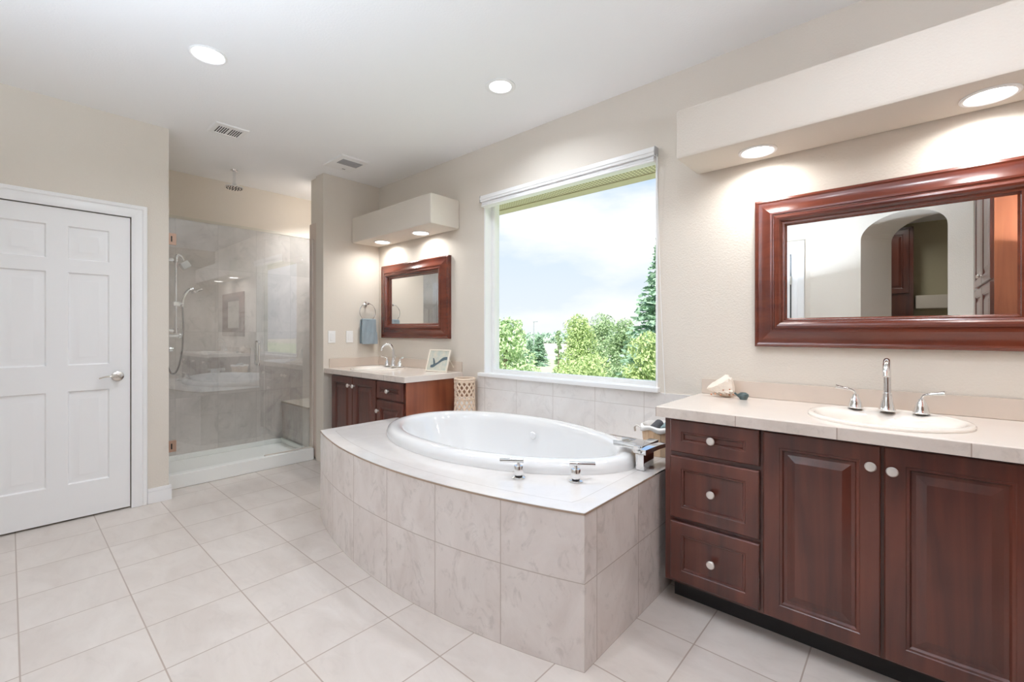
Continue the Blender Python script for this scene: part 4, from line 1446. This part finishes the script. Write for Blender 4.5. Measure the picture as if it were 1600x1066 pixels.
# ---------------------------------------------------------------- outdoors
GZ = -3.4
def px_dir(u):
    a = (u - 800) / F_PX
    return (-math.sin(YAW) + a * math.cos(YAW), math.cos(YAW) + a * math.sin(YAW))
def at(u, Y, v=None):
    """point out of the window in direction of picture column u, on the plane y=Y"""
    dx, dy = px_dir(u)
    k = Y / dy
    z = None if v is None else CAM_H + (HORIZON - v) / F_PX * k
    return dx * k, z, k
struct(box_obj('ground_outside', M['lawn'], (-400, 200, YW + 1.5, 75, GZ - 1, GZ)))
struct(box_obj('ground_field', M['field'], (-600, 300, 75, 420, GZ - 1, GZ + .02)))
struct(box_obj('road_outside', M['asphalt'], (-300, 100, 62, 68, GZ, GZ + .06)))
eo = thing('roof_eave', 'cream perforated roof eave above the window outside', 'eave', (-1.8, 3.1, 2.5))
box_obj('eave_soffit', M['eave_soffit'], (-5, 1.6, YW + .161, 3.38, 2.50, 2.56), parent=eo)
box_obj('fascia_board', M['eave'], (-5, 1.6, 3.38, 3.50, 2.49, 2.70), parent=eo)
box_obj('gutter', M['white_plastic'], (-5, 1.6, 3.50, 3.56, 2.56, 2.70), parent=eo)

rnd = random.Random(11)
def leaf_quads(m_, c, R_, n_, size, flat=1.0):
    for _ in range(n_):
        while True:
            p_ = Vector((rnd.uniform(-1, 1), rnd.uniform(-1, 1), rnd.uniform(-1, 1)))
            if .25 < p_.length < 1: break
        p_ = p_ * (p_.length ** -.4)
        P_ = Vector(c) + Vector((p_.x * R_[0], p_.y * R_[1], p_.z * R_[2]))
        a = Vector((rnd.gauss(0, 1), rnd.gauss(0, 1), rnd.gauss(0, 1) * flat)).normalized()
        b = a.cross(Vector((rnd.gauss(0, 1), rnd.gauss(0, 1), rnd.gauss(0, 1)))).normalized()
        s = size * rnd.uniform(.6, 1.3)
        m_.face([m_.v(P_ - a * s), m_.v(P_ + b * s * .45), m_.v(P_ + a * s), m_.v(P_ - b * s * .45)])
def leafy(u, Y, v_top, half_w_px, leaf, label, n_=2600, size=.13, name='leafy_tree', blobs=14, bottom=None, seed=1, group=None):
    rnd.seed(seed)
    x, ztop, k = at(u, Y, v_top)
    hw = half_w_px / F_PX * k
    zb = GZ + .5 if bottom is None else at(u, Y, bottom)[1]
    t = thing(name, label, 'tree', (x, Y, GZ), group)
    m_ = MB()
    H = ztop - zb
    for b in range(blobs):
        f = (b + .5) / blobs
        w = hw * (1.0 - .75 * max(0, f - .35) / .65)
        a = rnd.uniform(0, 2 * PI)
        rr_ = rnd.uniform(.1, .75) * w
        R_ = hw * rnd.uniform(.28, .46) * (1.1 - .45 * f)
        leaf_quads(m_, (x + rr_ * math.cos(a), Y + rr_ * math.sin(a) * .8, zb + H * f * .94), (R_, R_, min(R_ * .9, H * .16)), n_ // blobs, size)
    m_.build('foliage', M[leaf], t, smooth=False)
    MB().tube([(x, Y, GZ - .05), (x + .05, Y, GZ + (ztop - GZ) * .45), (x, Y, GZ + (ztop - GZ) * .85)], [hw * .09 + .04, hw * .06 + .03, .02], 10, smooth=4).build('trunk', M['bark'], t)
    return t
def spruce(u, Y, v_top, half_w_px, zlow, label, n_=26, seed=1, leaf='needle', size=.12, dens=9):
    rnd.seed(seed)
    x, ztop, k = at(u, Y, v_top)
    hw = half_w_px / F_PX * k
    t = thing('spruce_tree', label, 'tree', (x, Y, GZ))
    m_ = MB()
    for i in range(n_):
        f = i / (n_ - 1)
        z = zlow + (ztop - zlow) * (f ** .9)
        L_ = hw * (1.02 - f) ** .9 + .08
        for j in range(dens if f < .7 else int(dens * .7)):
            a = rnd.uniform(0, 2 * PI)
            for q in range(16):
                s = (q + rnd.random()) / 16
                P_ = Vector((x + L_ * s * math.cos(a), Y + L_ * s * math.sin(a), z - .25 * L_ * s + .12 * L_ * s * s))
                sd_ = rnd.choice((-1, 1))
                d_ = Vector((math.cos(a + sd_ * .9), math.sin(a + sd_ * .9), rnd.uniform(-.5, .35))).normalized()
                b = d_.cross(Vector((rnd.gauss(0, 1), rnd.gauss(0, 1), rnd.gauss(0, 1)))).normalized()
                L2 = size * (1.5 - s) * rnd.uniform(.8, 1.5)
                w2 = .028 * size / .12
                m_.face([m_.v(P_ - b * w2), m_.v(P_ + b * w2), m_.v(P_ + d_ * L2 + b * w2 * .4), m_.v(P_ + d_ * L2 - b * w2 * .4)])
    m_.build('foliage', M[leaf], t, smooth=False)
    MB().tube([(x, Y, GZ - .05), (x, Y, ztop)], [hw * .06 + .04, .01], 8).build('trunk', M['bark'], t)
    return t
leafy(790, 24, 500, 62, 'leaf_c', 'pale green tree at the window edge nearest the vase', 5200, .15, seed=3, blobs=26)
leafy(812, 60, 499, 20, 'leaf_c', 'small round treetop rising behind the pale green tree', 1200, .26, seed=4, bottom=560)
spruce(842, 48, 526, 17, GZ + .3, 'small dark spruce standing on the lawn', 18, 5, size=.34)
spruce(828, 52, 533, 11, GZ + .3, 'tiny spruce beside the light pole', 14, 6, size=.34)
leafy(902, 17, 493, 66, 'leaf_a', 'bright green bushy tree in the middle of the window view', 13000, .066, seed=7, blobs=48)
leafy(942, 27, 494, 52, 'leaf_b', 'darker leafy tree behind the bright bushy tree', 10000, .085, seed=8, blobs=36)
leafy(872, 30, 512, 12, 'leaf_b', 'thin leafy treetop poking above the bright bushy tree', 700, .16, seed=9)
leafy(975, 21, 500, 54, 'leaf_b', 'broad leafy tree between the bushy tree and the tall spruce', 10000, .08, seed=10, blobs=38)
spruce(1050, 13, 352, 125, GZ + .3, 'tall blue green spruce at the window edge nearest the long vanity', 54, 12, size=.24, dens=15)
leafy(1012, 7.0, 508, 80, 'leaf_a', 'bright yellow green tree in front of the tall spruce', 14000, .036, seed=13, blobs=40)
leafy(922, 8.8, 556, 84, 'leaf_a', 'low bright green bush along the bottom of the window', 13000, .045, seed=14, blobs=36, name='green_bush')
x, z, k = at(834, 55, 503)
lp = thing('light_pole', 'thin grey light pole far out on the lawn', 'light pole', (x, 55, GZ))
MB().tube([(x, 55, GZ - .02), (x, 55, z)], [.10, .06], 8).build('pole', M['pole'], lp)
MB().box(x - .05, x + .7, 54.9, 55.1, z - .05, z + .08).build('lamp_head', M['pole'], lp)
# distant tree belt: nobody could count it
rnd.seed(21)
m = MB()
for i in range(150):
    u = rnd.uniform(700, 1080)
    xx, zt, k = at(u, 150, rnd.uniform(518, 526))
    leaf_quads(m, (xx, 150 + rnd.uniform(-6, 6), (zt + GZ) / 2), (4.5, 4, (zt - GZ) / 2), 40, 1.1)
o = m.build('far_treeline', M['far_green'], smooth=False)
o['kind'] = 'stuff'
o['label'] = 'distant belt of trees on the horizon, haze put into its colour'
